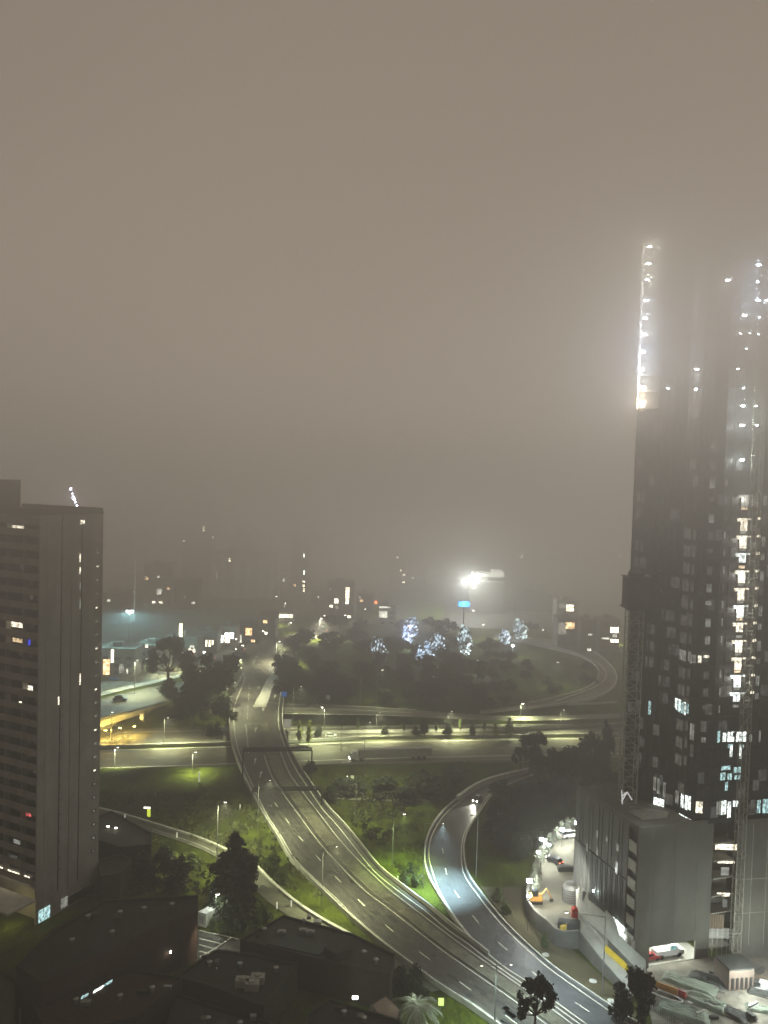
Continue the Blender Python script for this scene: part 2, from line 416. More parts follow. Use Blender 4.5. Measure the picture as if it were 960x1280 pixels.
# ------------------------------------------------------------------ right slip ramp
RL = [(662, 964), (631, 971), (600, 981), (572, 999), (549, 1020), (535, 1045), (531, 1072), (535, 1094), (546, 1116), (568, 1150), (592, 1180), (621, 1203), (661, 1231)]
RLw = [(664, 966), (633, 973), (604, 983), (578, 1000), (555, 1020), (540, 1045), (536, 1068), (541, 1092), (552, 1120), (575, 1155), (600, 1184), (631, 1210), (665, 1232), (727, 1277), (800, 1328)]
RR = [(668, 969), (640, 980), (614, 995), (600, 1015), (586, 1036), (580, 1056), (581, 1078), (586, 1094), (600, 1114), (620, 1140), (647, 1169), (687, 1205), (731, 1236), (788, 1274), (860, 1318)]
RRw = [(667, 968), (638, 979), (611, 994), (597, 1015), (582, 1038), (577, 1058), (577, 1080), (582, 1097), (596, 1117), (616, 1143), (642, 1171), (682, 1207), (725, 1238), (780, 1276), (850, 1322)]
ramp = MB(); ribbon(ramp, curve(RL+[(720, 1272), (800, 1330)], .2, N1), curve(RR, .2, N1))
tag(ramp.build('slip_road', mat('slip_asphalt', (.085, .09, .09), .5, .25, .3)), kind='structure')
mk = MB(); stripe(mk, curve(RLw, .2), .22, .2); stripe(mk, curve(RRw, .2), .22, .012)
dashes(mk, curve([(553, 1060), (560, 1098), (577, 1126), (603, 1159), (639, 1192), (681, 1227), (734, 1263), (790, 1300)], .2, 200), .22, 3.2, 8.0, .02)
tag(mk.build('slip_road_markings', 'paint'), kind='structure')
parapet(RL[:11], .2, 'pale curved kerb barrier on the outer side of the right slip road', h=.6, rail=False)
parapet(RL[:4], .6, 'thick pale bridge edge wall where the right slip road disappears under trees', h=1.1, w=1.0, rail=False, name='bridge_edge_wall')
parapet(RR[2:], .2, 'pale kerb barrier on the inner right edge of the slip road', h=.35, rail=False)

# ------------------------------------------------------------------ motorway in the cutting
ZM = -5.3
def band(name, top, bot, z, m, n=60):
    mb = MB(); ribbon(mb, curve(top, z, n), curve(bot, z, n)); return tag(mb.build(name, m), kind='structure')
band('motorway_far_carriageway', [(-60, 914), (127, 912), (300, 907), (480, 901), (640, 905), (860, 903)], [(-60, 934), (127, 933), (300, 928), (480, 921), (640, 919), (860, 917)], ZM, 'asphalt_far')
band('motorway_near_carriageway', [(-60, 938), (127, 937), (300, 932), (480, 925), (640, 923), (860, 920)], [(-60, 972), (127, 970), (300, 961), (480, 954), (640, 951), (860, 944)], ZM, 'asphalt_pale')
mk = MB()
for dy, (t, bt) in enumerate((((127, 938), (860, 921)), ((127, 960), (860, 940)), ((127, 931), (860, 916)), ((127, 916), (860, 904)))):
    stripe(mk, curve([(-60, t[1]+1), t, (480, (t[1]+bt[1])/2-2), bt], ZM), .5, .012)
dashes(mk, curve([(-60, 950), (127, 949), (480, 938), (860, 931)], ZM, 400), .25, 3, 9, .012)
tag(mk.build('motorway_markings', 'paint'), kind='structure')
parapet([(-60, 937), (127, 935), (300, 930), (480, 923), (640, 921), (860, 918)], ZM, 'long low concrete median barrier along the motorway', h=1.0, rail=False, name='median_barrier', step=6)
parapet([(300, 962), (480, 955), (640, 952), (740, 947)], ZM, 'pale concrete edge barrier on the near side of the motorway', h=.8, rail=False, step=6, m='concrete')
parapet([(358, 917), (480, 915), (560, 914), (640, 912), (740, 907), (860, 903)], ZM+.5, 'pale retaining barrier behind the row of small motorway trees', h=.9, rail=False, step=6, m='concrete_pale')
parapet([(255, 963), (200, 966), (127, 972)], ZM, 'pale concrete barrier beside the left motorway lay-by', h=.7, rail=False, step=6, m='concrete_pale')
band('lay_by', [(127, 972), (190, 970), (245, 966)], [(110, 984), (185, 982), (240, 982)], -4.6, 'asphalt_pale', 20)
band('service_lane', [(90, 990), (180, 988), (300, 986)], [(90, 996), (180, 994), (300, 991)], -2.4, 'asphalt_far', 20)
band('maintenance_path', [(400, 994), (440, 997), (500, 999), (545, 999)], [(400, 997), (440, 1000), (500, 1002), (545, 1002)], .15, 'asphalt_pale', 20)

# collector road and the big right loop, beyond the motorway
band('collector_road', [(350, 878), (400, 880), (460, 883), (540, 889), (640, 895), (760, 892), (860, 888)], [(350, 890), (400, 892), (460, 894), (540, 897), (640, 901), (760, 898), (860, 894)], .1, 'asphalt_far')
mk = MB()
for pts in ([(350, 885), (430, 887), (515, 891)], [(350, 892), (430, 893), (515, 895)], [(350, 880), (430, 882), (520, 887)]):
    stripe(mk, curve(pts, .1), .5, .02)
tag(mk.build('collector_markings', 'paint'), kind='structure')
LO = [(620, 793), (645, 797), (699, 803), (738, 814), (762, 831), (771, 848), (762, 864), (735, 876), (700, 881), (660, 886), (600, 893)]
LI = [(616, 799), (645, 802), (675, 808), (723, 820), (745, 833), (747, 848), (733, 861), (694, 873), (660, 880), (600, 888)]
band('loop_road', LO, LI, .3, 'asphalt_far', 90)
LM = [(640, 799), (704, 812), (742, 826), (757, 841), (752, 855), (723, 868), (694, 878)]
parapet(LO[:-1], .3, 'outermost pale barrier line around the right loop road', h=.8, w=.5, rail=False)
parapet(LI[:-1], .3, 'innermost pale barrier line around the right loop road', h=.8, w=.4, rail=False)
parapet(LM, .3, 'middle pale barrier line dividing the right loop road', h=.6, w=.4, rail=False)
parapet([(709, 881), (740, 880), (772, 878)], .3, 'short straight pale barrier leaving the loop towards the crane mast', h=.6, w=.4, rail=False)

# ------------------------------------------------------------------ left high street and its bridge
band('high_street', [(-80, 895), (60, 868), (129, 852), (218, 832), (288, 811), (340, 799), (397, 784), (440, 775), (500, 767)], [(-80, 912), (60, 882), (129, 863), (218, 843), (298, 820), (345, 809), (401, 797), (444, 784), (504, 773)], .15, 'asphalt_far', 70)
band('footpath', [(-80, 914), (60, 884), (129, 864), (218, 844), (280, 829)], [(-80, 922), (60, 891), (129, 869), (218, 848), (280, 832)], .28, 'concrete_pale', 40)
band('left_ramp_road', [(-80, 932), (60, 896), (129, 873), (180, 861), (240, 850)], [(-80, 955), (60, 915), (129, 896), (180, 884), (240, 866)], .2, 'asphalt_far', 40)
mk = MB(); stripe(mk, curve([(60, 875), (129, 857), (218, 838), (293, 815), (343, 804), (399, 790), (442, 779)], .15), .3, .02)
stripe(mk, curve([(297, 813), (343, 801), (399, 787), (442, 777)], .15), .5, .02)
tag(mk.build('street_markings', 'paint_dim'), kind='structure')
t = parapet([(60, 925), (128, 903), (168, 892), (207, 880)], .3, 'pale bridge parapet with a row of short posts above the yellow lit underpass', h=.9, step=2.2, name='bridge_parapet')
ab = MB(); p, q, r_ = G(177, 889, 0), G(207, 880, 0), G(178, 914, -5.4)
ab.poly([p, q, V((q.x, q.y, -1.5)), V((p.x, p.y, -5.5))]); ab.wbox(p, V((p.x+1.2, p.y-.2, 0)), -5.5, .2, .6)
tag(ab.build('bridge_abutment', 'concrete'), 'grey triangular abutment wall at the right end of the yellow lit underpass', 'abutment')
ud = MB(); ud.wbox(G(40, 931, 0), G(177, 889, 0), -1.2, .1, .4); ud.wbox(G(40, 931, 0)+V((0, 14, 0)), G(177, 889, 0)+V((0, 14, 0)), -5.5, -.4, .3)
tag(ud.build('underpass_wall', 'concrete_pale'), 'concrete wall of the underpass lit yellow beside the left tower', 'underpass')
for i, (px, py) in enumerate(((132, 913), (150, 910), (168, 908))):
    p = G(px, py, -1.5); t = thing('underpass_lamp', 'yellow lamp under the bridge, %s from the left tower' % ('first', 'second', 'third')[i], 'lamp', tuple(p), 'yellow lamps under the bridge')
    MB().obox(p, (.5, 0, 0), (0, .15, 0), (0, 0, .1)).build('lamp_head', 'lamp_yellow', t); MB().tube([p, p+V((0, 0, .9))], .04, 4).build('bracket', 'steel', t)
    light(p-V((0, 0, .5)), 5200, (1, .7, .15), .4, parent=t)

# ------------------------------------------------------------------ service road, lower left
SL = [(120, 1012), (150, 1019), (200, 1034), (250, 1050), (290, 1068), (318, 1083), (340, 1105), (370, 1130), (400, 1150), (440, 1172), (480, 1192), (530, 1215), (560, 1235)]
SR = [(120, 1020), (150, 1028), (192, 1041), (240, 1057), (270, 1071), (290, 1084), (310, 1104), (335, 1127), (362, 1146), (400, 1168), (445, 1192), (500, 1215), (540, 1240)]
band('service_road', SL, SR, .15, mat('service_asphalt', (.11, .11, .08), .7, .3, .3), 80)
mk = MB(); stripe(mk, curve([(190, 1039), (240, 1056), (268, 1069)], .15), .15, .02)
tag(mk.build('service_road_line', 'paint_dim'), kind='structure')
parapet([(p[0], p[1]-1) for p in SL[:10]], .15, 'pale kerb wall on the upper side of the lower left service road', h=.55, w=.7, rail=False, name='kerb_wall')
c = curve([(190, 1040), (240, 1057), (270, 1070)], .15, 14); t = thing('guard_rail', 'thin white post and rail fence on the lower side of the service road', 'fence', tuple(c[0]))
r = MB(); r.tube([p+V((0, 0, .9)) for p in c], .06, 4); r.build('rail', 'white', t)
for p in c[::2]: MB().tube([p, p+V((0, 0, 1.0))], .06, 5).build('post', 'steel', t)

# ------------------------------------------------------------------ gantries over the main road
def gantry(pl, pr, h, label):
    p, q = G(*pl, ZR), G(*pr, ZR); t = thing('sign_gantry', label, 'gantry', tuple(p))
    for x in (p, q):
        MB().tube([x-V((0, 0, .5)), x+V((0, 0, h))], .22, 8).build('post', 'steel_dark', t)
    a, b = p+V((0, 0, h)), q+V((0, 0, h)); b.z = a.z; d = (b-a).normalized(); n = V((0, 0, 1)); m = d.cross(n); L = (b-a).length
    g_ = MB()
    for u, w in ((-.3, 0), (.3, 0), (-.3, .7), (.3, .7)): g_.tube([a+m*u+n*w, b+m*u+n*w], .17, 4)
    k = 0; s = 0
    while s < L-1.2:
        for u in (-.3, .3): g_.tube([a+d*s+m*u+n*(0 if k % 2 else .7), a+d*(s+1.2)+m*u+n*(.7 if k % 2 else 0)], .045, 4)
        s += 1.2; k += 1
    g_.build('truss', 'steel_dark', t)
    wk = MB(); wk.obox((a+b)/2+m*.0+V((0, 0, -.08)), d*L/2, m*.45, (0, 0, .12)); wk.build('walkway', 'steel_dark', t)
    return t, a, b, d, m
gantry((303, 979), (389, 978), 10.2, 'upper dark sign gantry across the curved bridge road, above the cutting')
gantry((315, 1008), (402, 1006), 4.6, 'lower dark truss across the curved road, nearer than the tall gantry')

# ------------------------------------------------------------------ street lamps and posts
GREENW = (.95, 1., .62); COOL = (.8, .96, 1.)
def lamp(px, py, ptop, label, e=9000, c=GREENW, arm=(1.5, 0), lit=True, z=None, head='lamp_white', group='street lamps', dbl=False, spot=True, r=.11, hs=1., ang=150):
    p = GT(px, py) if z is None else G(px, py, z); h = max(3., ztop(p, ptop, px)-p.z)
    e = e*1.45
    if 8000 < e < 60000 and c[2] > .6 and c[2] < .8: c = (c[0]*.97, 1, .58)
    t = thing('street_lamp', label, 'street lamp', tuple(p), group)
    pl = MB(); pl.tube([p-V((0, 0, .4)), p+V((0, 0, h))], [r*1.3, r*.75], 6); pl.build('pole', 'steel', t)
    for sgn in ((1, -1) if dbl else (1,)):
        tip = p+V((arm[0]*sgn, arm[1]*sgn, h+.15))
        MB().tube([p+V((0, 0, h-.05)), tip], .05, 5).build('arm', 'steel', t)
        MB().obox(tip+V((0, 0, .02)), (.42*hs, 0, 0), (0, .2*hs, 0), (0, 0, .09)).build('lamp_head', 'steel', t)
        if lit:
            MB().obox(tip-V((0, 0, .12)), (.32*hs, 0, 0), (0, .16*hs, 0), (0, 0, .06*hs)).build('lens', head, t)
            q = tip-V((0, 0, .35))
            if e:
                if spot: light(q, e, c, .25, 'SPOT', ang, t, q-V((0, 0, 1)), .9)
                else: light(q, e, c, .25, 'POINT', parent=t)
    return t
lamp(490, 1088, 1023, 'tall thin street lamp in the middle of the bright green grass wedge', 26000, (.72, 1, .3), (2.6, 0), head='lamp_dot', ang=100)
lamp(595, 1097, 1026, 'tall thin street lamp on the dark bank right of the slip road', 0, GREENW, (-1.5, 0), lit=False)
lamp(618, 1283, 1219, 'double armed street lamp standing in the road divider near the dark foreground tree', 5200, (.75, .95, .9), (2.6, .3), dbl=True, head='lamp_dot', hs=.5)
lamp(753, 1244, 1156, 'lamp post with a long arm beside the pale ramp of the tower podium', 15000, COOL, (-7., 1.2), head='lamp_dot', hs=.8)
lamp(450, 881, 849, 'thin lamp post in front of the dark woodland, left one of the pair', 0, arm=(0.2, 0), lit=False)
lamp(471, 881, 839, 'tall lamp post in front of the dark woodland, right one of the pair', 6000, arm=(2.0, 0), head='lamp_dot')
lamp(405, 930, 887, 'lit lamp post right of the bridge beside the two yellow green trees', 34000, GREENW, (-1., 0), z=-5.2)
lamp(650, 914, 882, 'lit lamp post beside the yellow green tree near the motorway', 26000, (.95, 1, .75), (.8, 0), z=-5.2)
lamp(680, 860, 829, 'faint lamp post inside the right loop road', 7000, arm=(6, 0), head='lamp_dot')
lamp(345, 830, 803, 'lamp post at the junction beyond the traffic island', 80000, (1, .95, .6), (1.5, 0))
lamp(290, 873, 826, 'thin lamp post against the dark rounded trees left of the bridge', 42000, (1, .98, .6), (3.5, 0), head='lamp_dot')
lamp(168, 868, 827, 'thin dark lamp post between the high street and the ramp', 48000, arm=(1, 0), head='lamp_dot')
lamp(271, 1080, 1008, 'tall thin lamp post on the service road behind the shaggy dark tree', 26000, (1, .97, .62), (1.8, 0), head='lamp_dot')
lamp(269, 1158, 1127, 'short lit lamp post beside the pale container in the small car park', 1500, (.9, 1, .85), (.4, 0), z=.1)
lamp(399, 799, 774, 'lamp post on the high street beside the small dark far tree', 150000, (1, .95, .7), (1, 0))
lamp(454, 1002, 910, 'slender pole between the motorway and the grass bank', 26000, arm=(1.3, 3), head='lamp_dot', hs=.4)
lamp(426, 938, 905, 'short dark pole beside the motorway right of the bridge', 0, arm=(.2, 0), lit=False, z=-5.2)
lamp(143, 972, 938, 'thin lamp post beside the left motorway carriageway', 26000, (1, .98, .75), (1, 0), z=-5.2, head='lamp_dot')
lamp(240, 984, 944, 'thin lamp post beside the empty lay-by below the bridge', 15000, (1, .98, .7), (1, 0), z=-4.5, head='lamp_dot')
lamp(139, 925, 893, 'small lamp post in front of the yellow lit underpass', 0, arm=(.3, 0), z=-5.2, head='lamp_dot')
for px, py, pt, lb, e in ((205, 932, 900, 'added motorway median lamp between the left tower and the bridge', 26000), (470, 922, 893, 'added motorway median lamp behind the white lorry', 26000), (560, 921, 892, 'added motorway median lamp behind the small dark trees', 26000), (700, 919, 890, 'added motorway median lamp near the dark grove', 18000)):
    lamp(px, py, pt, lb, e, (1, .97, .66), (1.2, 0), z=-5.2, head='lamp_dot', hs=.4, r=.07)  # extra lamps added on the median to brighten the motorway
# the bright cold lamp with its halo
lamp(160, 840, 765, 'tall street lamp burning bright blue white in the fog over the high street', 260000, (.45, .95, 1), (.5, 0), head='lamp_cool', spot=False, hs=5)
# lamp posts added to light the big curve, plus the slip road pool lamp
for px, py, pt, lb, e in ((283, 900, 855, 'added lamp post on the outer edge of the bridge bend', 26000), (322, 1040, 980, 'added lamp post on the outer edge of the bend below the gantries', 30000),
                      (402, 1135, 1065, 'added lamp post outside the left barrier half way down the curved road', 26000), (444, 1030, 975, 'added lamp post inside the bend where the grass wedge begins', 20001),
                      (529, 1110, 1035, 'lamp post at the outer kerb of the slip road beside the bright pool of light', 42000), (366, 900, 860, 'added lamp post on the inner edge of the bridge bend', 20000)):
    cool = e == 42000
    e = {26000: 21000, 30000: 22000, 20000: 18000, 20001: 8000, 42000: 80000}[e]
    lamp(px, py, pt, lb, e, (.62, .9, 1) if cool else (1, .97, .68), (3 if px < 420 else (4.2 if cool else -2.5), 0), head='lamp_dot', hs=.35, r=.07, ang=84 if cool else 150)

def sign(px, py, w, h, up, m, label, name='road_sign', post='steel', z=None, cat='sign', em=None):
    p = GT(px, py) if z is None else G(px, py, z); t = thing(name, label, cat, tuple(p))
    MB().tube([p-V((0, 0, .3)), p+V((0, 0, up+h))], .06, 5).build('post', post, t)
    MB().obox(p+V((0, -.1, up+h/2)), (w/2, 0, 0), (0, .03, 0), (0, 0, h/2)).build('sign_plate', m, t)
    return t
sign(355, 880, 2.2, 2.0, 3.2, 'blue_sign', 'small blue direction sign at the inner edge of the bridge top', z=ZR)
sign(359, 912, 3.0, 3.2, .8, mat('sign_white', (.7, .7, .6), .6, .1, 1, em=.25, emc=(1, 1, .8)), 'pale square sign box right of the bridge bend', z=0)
sign(410, 882, 1.6, 1.8, 2.6, 'white', 'small grey and white sign post before the dark woodland', z=.1)
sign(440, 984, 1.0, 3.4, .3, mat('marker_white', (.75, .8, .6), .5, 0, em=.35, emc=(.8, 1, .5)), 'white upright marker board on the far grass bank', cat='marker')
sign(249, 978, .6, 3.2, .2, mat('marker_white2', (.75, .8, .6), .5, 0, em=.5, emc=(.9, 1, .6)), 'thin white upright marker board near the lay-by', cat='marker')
sign(329, 893, .8, 1.3, 1.6, 'white', 'tiny black and white keep-left sign at the tip of the traffic island', z=ZR)
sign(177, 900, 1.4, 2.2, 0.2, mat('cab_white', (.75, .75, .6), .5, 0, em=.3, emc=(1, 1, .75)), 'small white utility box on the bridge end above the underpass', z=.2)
yl = sign(186, 1023, .9, 2.3, .5, mat('yellow_lit_sign', (.8, .9, .1), .5, 0, em=1.2, emc=(.75, .9, .08)), 'glowing yellow sign with a white top on the kerb of the service road')
pp = GT(186, 1023); MB().obox(pp+V((-.5, -.1, 3.0)), (.9, 0, 0), (0, .15, 0), (0, 0, .22)).build('sign_top', mat('lit_top', (1, 1, .9), .5, 0, em=2.5, emc=(1, 1, .8)), yl)
for i, (px, py) in enumerate(((156, 1025), (221, 1048), (364, 1134), (346, 1136), (300, 1012), (497, 1103))):
    lb = ['low white bollard by the dark shed on the service road', 'tall white bollard half way along the service road fence', 'white marker post where the service road meets the roofs', 'short pale post behind the flat brown roof', 'tiny lit marker on the dark grass bank under the bridge', 'small pale marker in the bright green grass'][i]
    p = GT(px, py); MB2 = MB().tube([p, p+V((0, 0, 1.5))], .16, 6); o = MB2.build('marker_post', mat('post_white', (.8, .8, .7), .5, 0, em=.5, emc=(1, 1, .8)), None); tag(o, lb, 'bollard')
for px, py, lb in ((682, 1194, 'pale round drain cover on the dirt verge by the kerb'), (741, 1227, 'pale oval drain cover between kerb and lamp post'), (764, 1252, 'pale oval drain cover nearest the foreground bush'), (553, 1151, 'tiny pale drain cover at the tip of the grass wedge')):
    p = GT(px, py); tag(MB().lathe(p+V((0, 0, .02)), [(.75, 0), (.75, .12), (.55, .2), (.0, .22)], 12).build('drain_cover', 'concrete_pale'), lb, 'drain cover')

# ------------------------------------------------------------------ trees
def crown_mesh(name, blobs, n, size, m, seed, dens=.55, parent=None, elong=1.):
    rnd = random.Random(seed); mb = MB(); tot = sum(b[3]**2 for b in blobs)
    for (x, y, z, r) in blobs:
        clumps = []
        for _ in range(max(3, int(16*dens))):
            d = V((rnd.gauss(0, 1), rnd.gauss(0, 1), rnd.gauss(0, .8))).normalized(); clumps.append(V((x, y, z))+d*r*rnd.uniform(.45, .95))
        for _ in range(int(n*r*r/tot)):
            c = rnd.choice(clumps)+V((rnd.gauss(0, 1), rnd.gauss(0, 1), rnd.gauss(0, .7)))*r*.24
            s = size*rnd.uniform(.55, 1.4); u = V((rnd.gauss(0, 1), rnd.gauss(0, 1), rnd.gauss(0, .6))).normalized(); w = u.cross(V((rnd.gauss(0, 1), rnd.gauss(0, 1), rnd.gauss(0, 1)))).normalized()
            mb.quad(c-u*s*.6*elong, c-w*s*.45, c+u*s*.6*elong, c+w*s*.45)
    return mb.build(name, m, parent)
def make_tree(blobs, h0, r0, n, size, m, seed):
    t = proto('tree'); tr = MB(); rnd = random.Random(seed)
    top = max(b[2] for b in blobs)
    mid = V((rnd.uniform(-.3, .3), rnd.uniform(-.3, .3), h0))
    tr.tube([(0, 0, -.3), (mid.x*.5, mid.y*.5, h0*.5), mid], [r0*1.25, r0, r0*.85], 7)
    for (x, y, z, r) in blobs:
        e = V((x, y, z)); k = mid.lerp(e, .5)+V((0, 0, -.12*r)); tr.tube([mid, k, e], [r0*.6, r0*.35, r0*.12], 5)
        for _ in range(3):
            d = V((rnd.gauss(0, 1), rnd.gauss(0, 1), rnd.gauss(0, .6))).normalized()*r*.8; tr.tube([k.lerp(e, .6), e+d], [r0*.2, r0*.05], 4)
    tr.build('trunk', 'bark', t)
    crown_mesh('crown', blobs, n, size, m, seed, parent=t)
    return t
def rb(seed, n, rx, z0, z1, r0, r1):
    rnd = random.Random(seed); out = []
    for i in range(n):
        a = rnd.uniform(0, 6.28); d = rx*math.sqrt(rnd.random()); z = rnd.uniform(z0, z1)
        out.append((d*math.cos(a), d*math.sin(a), z, rnd.uniform(r0, r1)))
    return out
# prototypes are about 10 m tall; used[...] says which have been placed
PR = {
 'dense1': make_tree(rb(1, 9, 2.8, 3.2, 8.2, 1.6, 2.4), 3., .28, 3000, .55, 'leaf', 1),
 'dense2': make_tree(rb(2, 8, 3.2, 3., 7.6, 1.8, 2.6), 2.6, .3, 3000, .6, 'leaf', 2),
 'dense3': make_tree(rb(3, 10, 2.4, 2.6, 9., 1.4, 2.1), 3., .26, 3000, .5, 'leaf', 3),
 'gum': make_tree([(-3.2, 0, 6.4, 1.5), (-1.6, .8, 8.1, 1.6), (.3, -.4, 8.8, 1.7), (2.2, .3, 8.0, 1.6), (3.5, -.2, 6.4, 1.5), (-3.6, .2, 4.6, 1.1), (3.9, .3, 4.4, 1.2), (1.2, 1, 6.6, 1.0), (-1, -.6, 6.2, .9), (2.6, .2, 4.9, .8)], 4.0, .3, 3300, .5, 'leaf', 4),
 'shag': make_tree([(0, 0, 8.6, 1.3), (.9, .2, 7.2, 1.6), (-1.2, 0, 6.4, 1.7), (1.9, 0, 5.2, 1.8), (-2.1, .3, 4.4, 2.0), (2.3, .2, 3.4, 2.1), (-.6, -.4, 2.6, 2.6)], 4, .3, 4500, .55, 'leaf', 5),
 'young': make_tree([(0, 0, 8.6, .8), (0, .2, 7, 1.3), (.3, 0, 5.2, 1.8), (-.5, 0, 4.0, 2.0), (.5, 0, 2.9, 2.1)], 2.2, .16, 2200, .55, 'leaf_yellow', 6),
 'thin': make_tree([(0, 0, 8.6, .9), (.5, 0, 7, 1.3), (-.5, .2, 5.6, 1.4), (.2, 0, 4.4, 1.3)], 4, .16, 1000, .5, 'leaf_olive', 7),
 'bush': make_tree([(0, 0, 3.2, 3.0), (2.4, .4, 2.6, 2.4), (-2.5, 0, 2.5, 2.4), (.4, -1.5, 2.0, 2.3), (1.0, 0, 5.4, 2.2), (-1.1, .3, 6., 1.9), (.2, 0, 7.8, 1.5)], 1.2, .25, 3400, .55, 'leaf', 8),
 'paleb': make_tree([(0, 0, 3.6, 2.2), (2., .4, 2.6, 1.8), (-2., 0, 2.9, 1.8), (.2, 0, 6.5, 2.0), (-.6, .4, 8.2, 1.3)], 1.2, .2, 1700, .75, 'leaf_pale', 9),
 'silver': make_tree([(0, 0, 8.4, 1.1), (.8, 0, 7, 1.4), (-.9, .2, 5.9, 1.7), (.9, 0, 4.6, 1.8), (-.6, 0, 3.0, 1.8), (.4, 0, 1.9, 1.5)], 2, .2, 900, .8, 'leaf_silver', 10),
 'oliveb': make_tree([(0, 0, 3.2, 3.0), (2.6, .4, 2.6, 2.6), (-2.7, 0, 2.5, 2.4), (.4, -1.5, 2.0, 2.3), (.5, 0, 6.4, 2.2)], 1.2, .25, 3000, .6, 'leaf_olive', 11),
}
USED = set()
def tree(kind, p, h, label, w=None, group=None, name='tree', cat='tree', rz=None):
    o = PR[kind]
    if kind in USED: o = dup(o)
    USED.add(kind); o.name = name
    w = w or h; o.location = p; o.scale = (w/10, w/10, h/10); o.rotation_euler = (0, 0, random.uniform(0, 6.28) if rz is None else rz)
    o['label'] = label; o['category'] = cat
    if group: o['group'] = group
    elif 'group' in o: del o['group']
    return o
def treepx(kind, px, py, ptop, label, w=None, z=None, **k):
    p = GT(px, py) if z is None else G(px, py, z); h = max(1.5, (ztop(p, ptop, px)-p.z)*1.0)
    if w: w = w*p.y/F/.9
    return tree(kind, p, h, label, w, **k)
treepx('gum', 211, 868, 796, 'wide umbrella shaped dark tree with gaps beside the footpath of the high street', 58, rz=0)
treepx('bush', 212, 872, 846, 'low dark shrub under the umbrella shaped tree', 34, name='shrub', cat='shrub')
for px, py, pt, w, k, lb in ((262, 890, 812, 60, 'dense2', 'big rounded dark tree left of the bridge top'), (240, 888, 838, 44, 'bush', 'dark tree at the left foot of the big rounded tree'),
    (284, 876, 815, 40, 'dense1', 'dark tree touching the bridge barrier at its top bend'), (250, 898, 856, 50, 'dense3', 'dark tree in front of the big rounded tree above the cutting'),
    (281, 900, 862, 32, 'bush', 'dark bush between the bridge bend and the cutting'), (228, 900, 868, 36, 'bush', 'low dark bush at the end of the bridge parapet')):
    treepx(k, px, py, pt, lb, w)
for px, py, pt, w, k, lb in ((254, 921, 903, 14, 'thin', 'thin tree on the far verge of the motorway left of the bridge'), (262, 921, 904, 12, 'bush', 'small dark bush on the far motorway verge, left of a pair'), (272, 920, 902, 12, 'bush', 'small dark bush on the far motorway verge, right of a pair'), (240, 919, 900, 14, 'thin', 'pale thin tree above the motorway verge'), (212, 905, 888, 20, 'bush', 'round bush on the bank beside the abutment')):
    treepx(k, px, py, pt, lb, w)
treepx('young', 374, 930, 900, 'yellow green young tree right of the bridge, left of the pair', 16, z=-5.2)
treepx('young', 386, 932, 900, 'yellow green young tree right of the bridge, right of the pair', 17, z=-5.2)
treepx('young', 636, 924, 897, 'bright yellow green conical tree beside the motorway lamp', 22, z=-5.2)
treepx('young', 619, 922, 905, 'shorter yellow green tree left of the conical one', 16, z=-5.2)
row = [(398, 922, 906), (447, 918, 897), (481, 919, 908), (504, 920, 903), (529, 919, 897), (545, 920, 905), (559, 920, 898), (575, 920, 900), (590, 920, 906), (605, 920, 903), (520, 920, 909)]
for i, (px, py, pt) in enumerate(row):
    treepx('thin' if i % 2 else 'bush', px, py, pt, 'small dark tree in the row on the motorway verge', 13, z=-4.8, group='small trees on the motorway verge')
for i, (px, py, pt, w, k) in enumerate(((662, 968, 912, 40, 'dense1'), (690, 978, 934, 46, 'dense2'), (650, 962, 938, 24, 'gum'), (714, 984, 936, 50, 'dense3'), (742, 985, 912, 30, 'dense1'), (728, 960, 918, 26, 'bush'), (757, 990, 905, 26, 'dense3'),
     (632, 1003, 978, 36, 'dense2'), (655, 1012, 975, 46, 'dense2'), (684, 1018, 972, 46, 'dense1'), (668, 1035, 992, 42, 'bush'), (640, 1030, 1000, 36, 'bush'), (706, 1008, 962, 34, 'dense3'), (622, 1022, 996, 30, 'bush'), (735, 1004, 962, 40, 'dense2'), (758, 1008, 965, 36, 'dense1'), (640, 1050, 1012, 44, 'dense2'), (665, 1058, 1016, 44, 'dense3'), (690, 1040, 995, 46, 'dense1'), (650, 1075, 1042, 36, 'bush'), (706, 1026, 985, 40, 'dense2'), (615, 1040, 1014, 30, 'bush'), (628, 1062, 1034, 34, 'bush'))):
    treepx(k, px, py, pt, 'dark tree in the grove between the slip road and the tower podium', w, group='dark grove behind the slip road')
for px, py, pt, w, k, lb in ((432, 992, 974, 50, 'bush', 'wide low dark tree on the grass bank right of the bridge'), (480, 993, 972, 50, 'bush', 'rounded dark tree in the middle of the grass bank'), (530, 996, 968, 60, 'dense2', 'broad dark tree on the right of the grass bank'), (412, 1000, 984, 30, 'bush', 'dark bush beside the bridge barrier near the lower truss'),
    (570, 985, 966, 44, 'dense1', 'dark tree where the slip road bends'), (388, 966, 952, 18, 'bush', 'small bush under the right end of the tall gantry'), (505, 1003, 985, 40, 'bush', 'low bush below the broad dark tree')):
    treepx(k, px, py, pt, lb, w)
treepx('shag', 294, 1115, 1050, 'shaggy dark tree rising over the service road', 74, rz=1)
treepx('bush', 300, 1160, 1088, 'large dark tree behind the small lit car park', 64, z=0)
treepx('bush', 272, 1145, 1096, 'dark tree between the shed and the pale container', 44, z=0)
treepx('gum', 668, 1300, 1232, 'dark umbrella tree in the foreground on the road divider', 52, z=0, rz=.4)
treepx('dense1', 797, 1290, 1212, 'dark foreground bush under the orange barrier', 46, z=0)
treepx('bush', 775, 1275, 1232, 'low dark shrub beside the last drain cover', 30, z=0, name='shrub', cat='shrub')
treepx('bush', 180, 1105, 1066, 'dark shrub mass beside the low shed, left one', 46, z=0, name='shrub', cat='shrub')
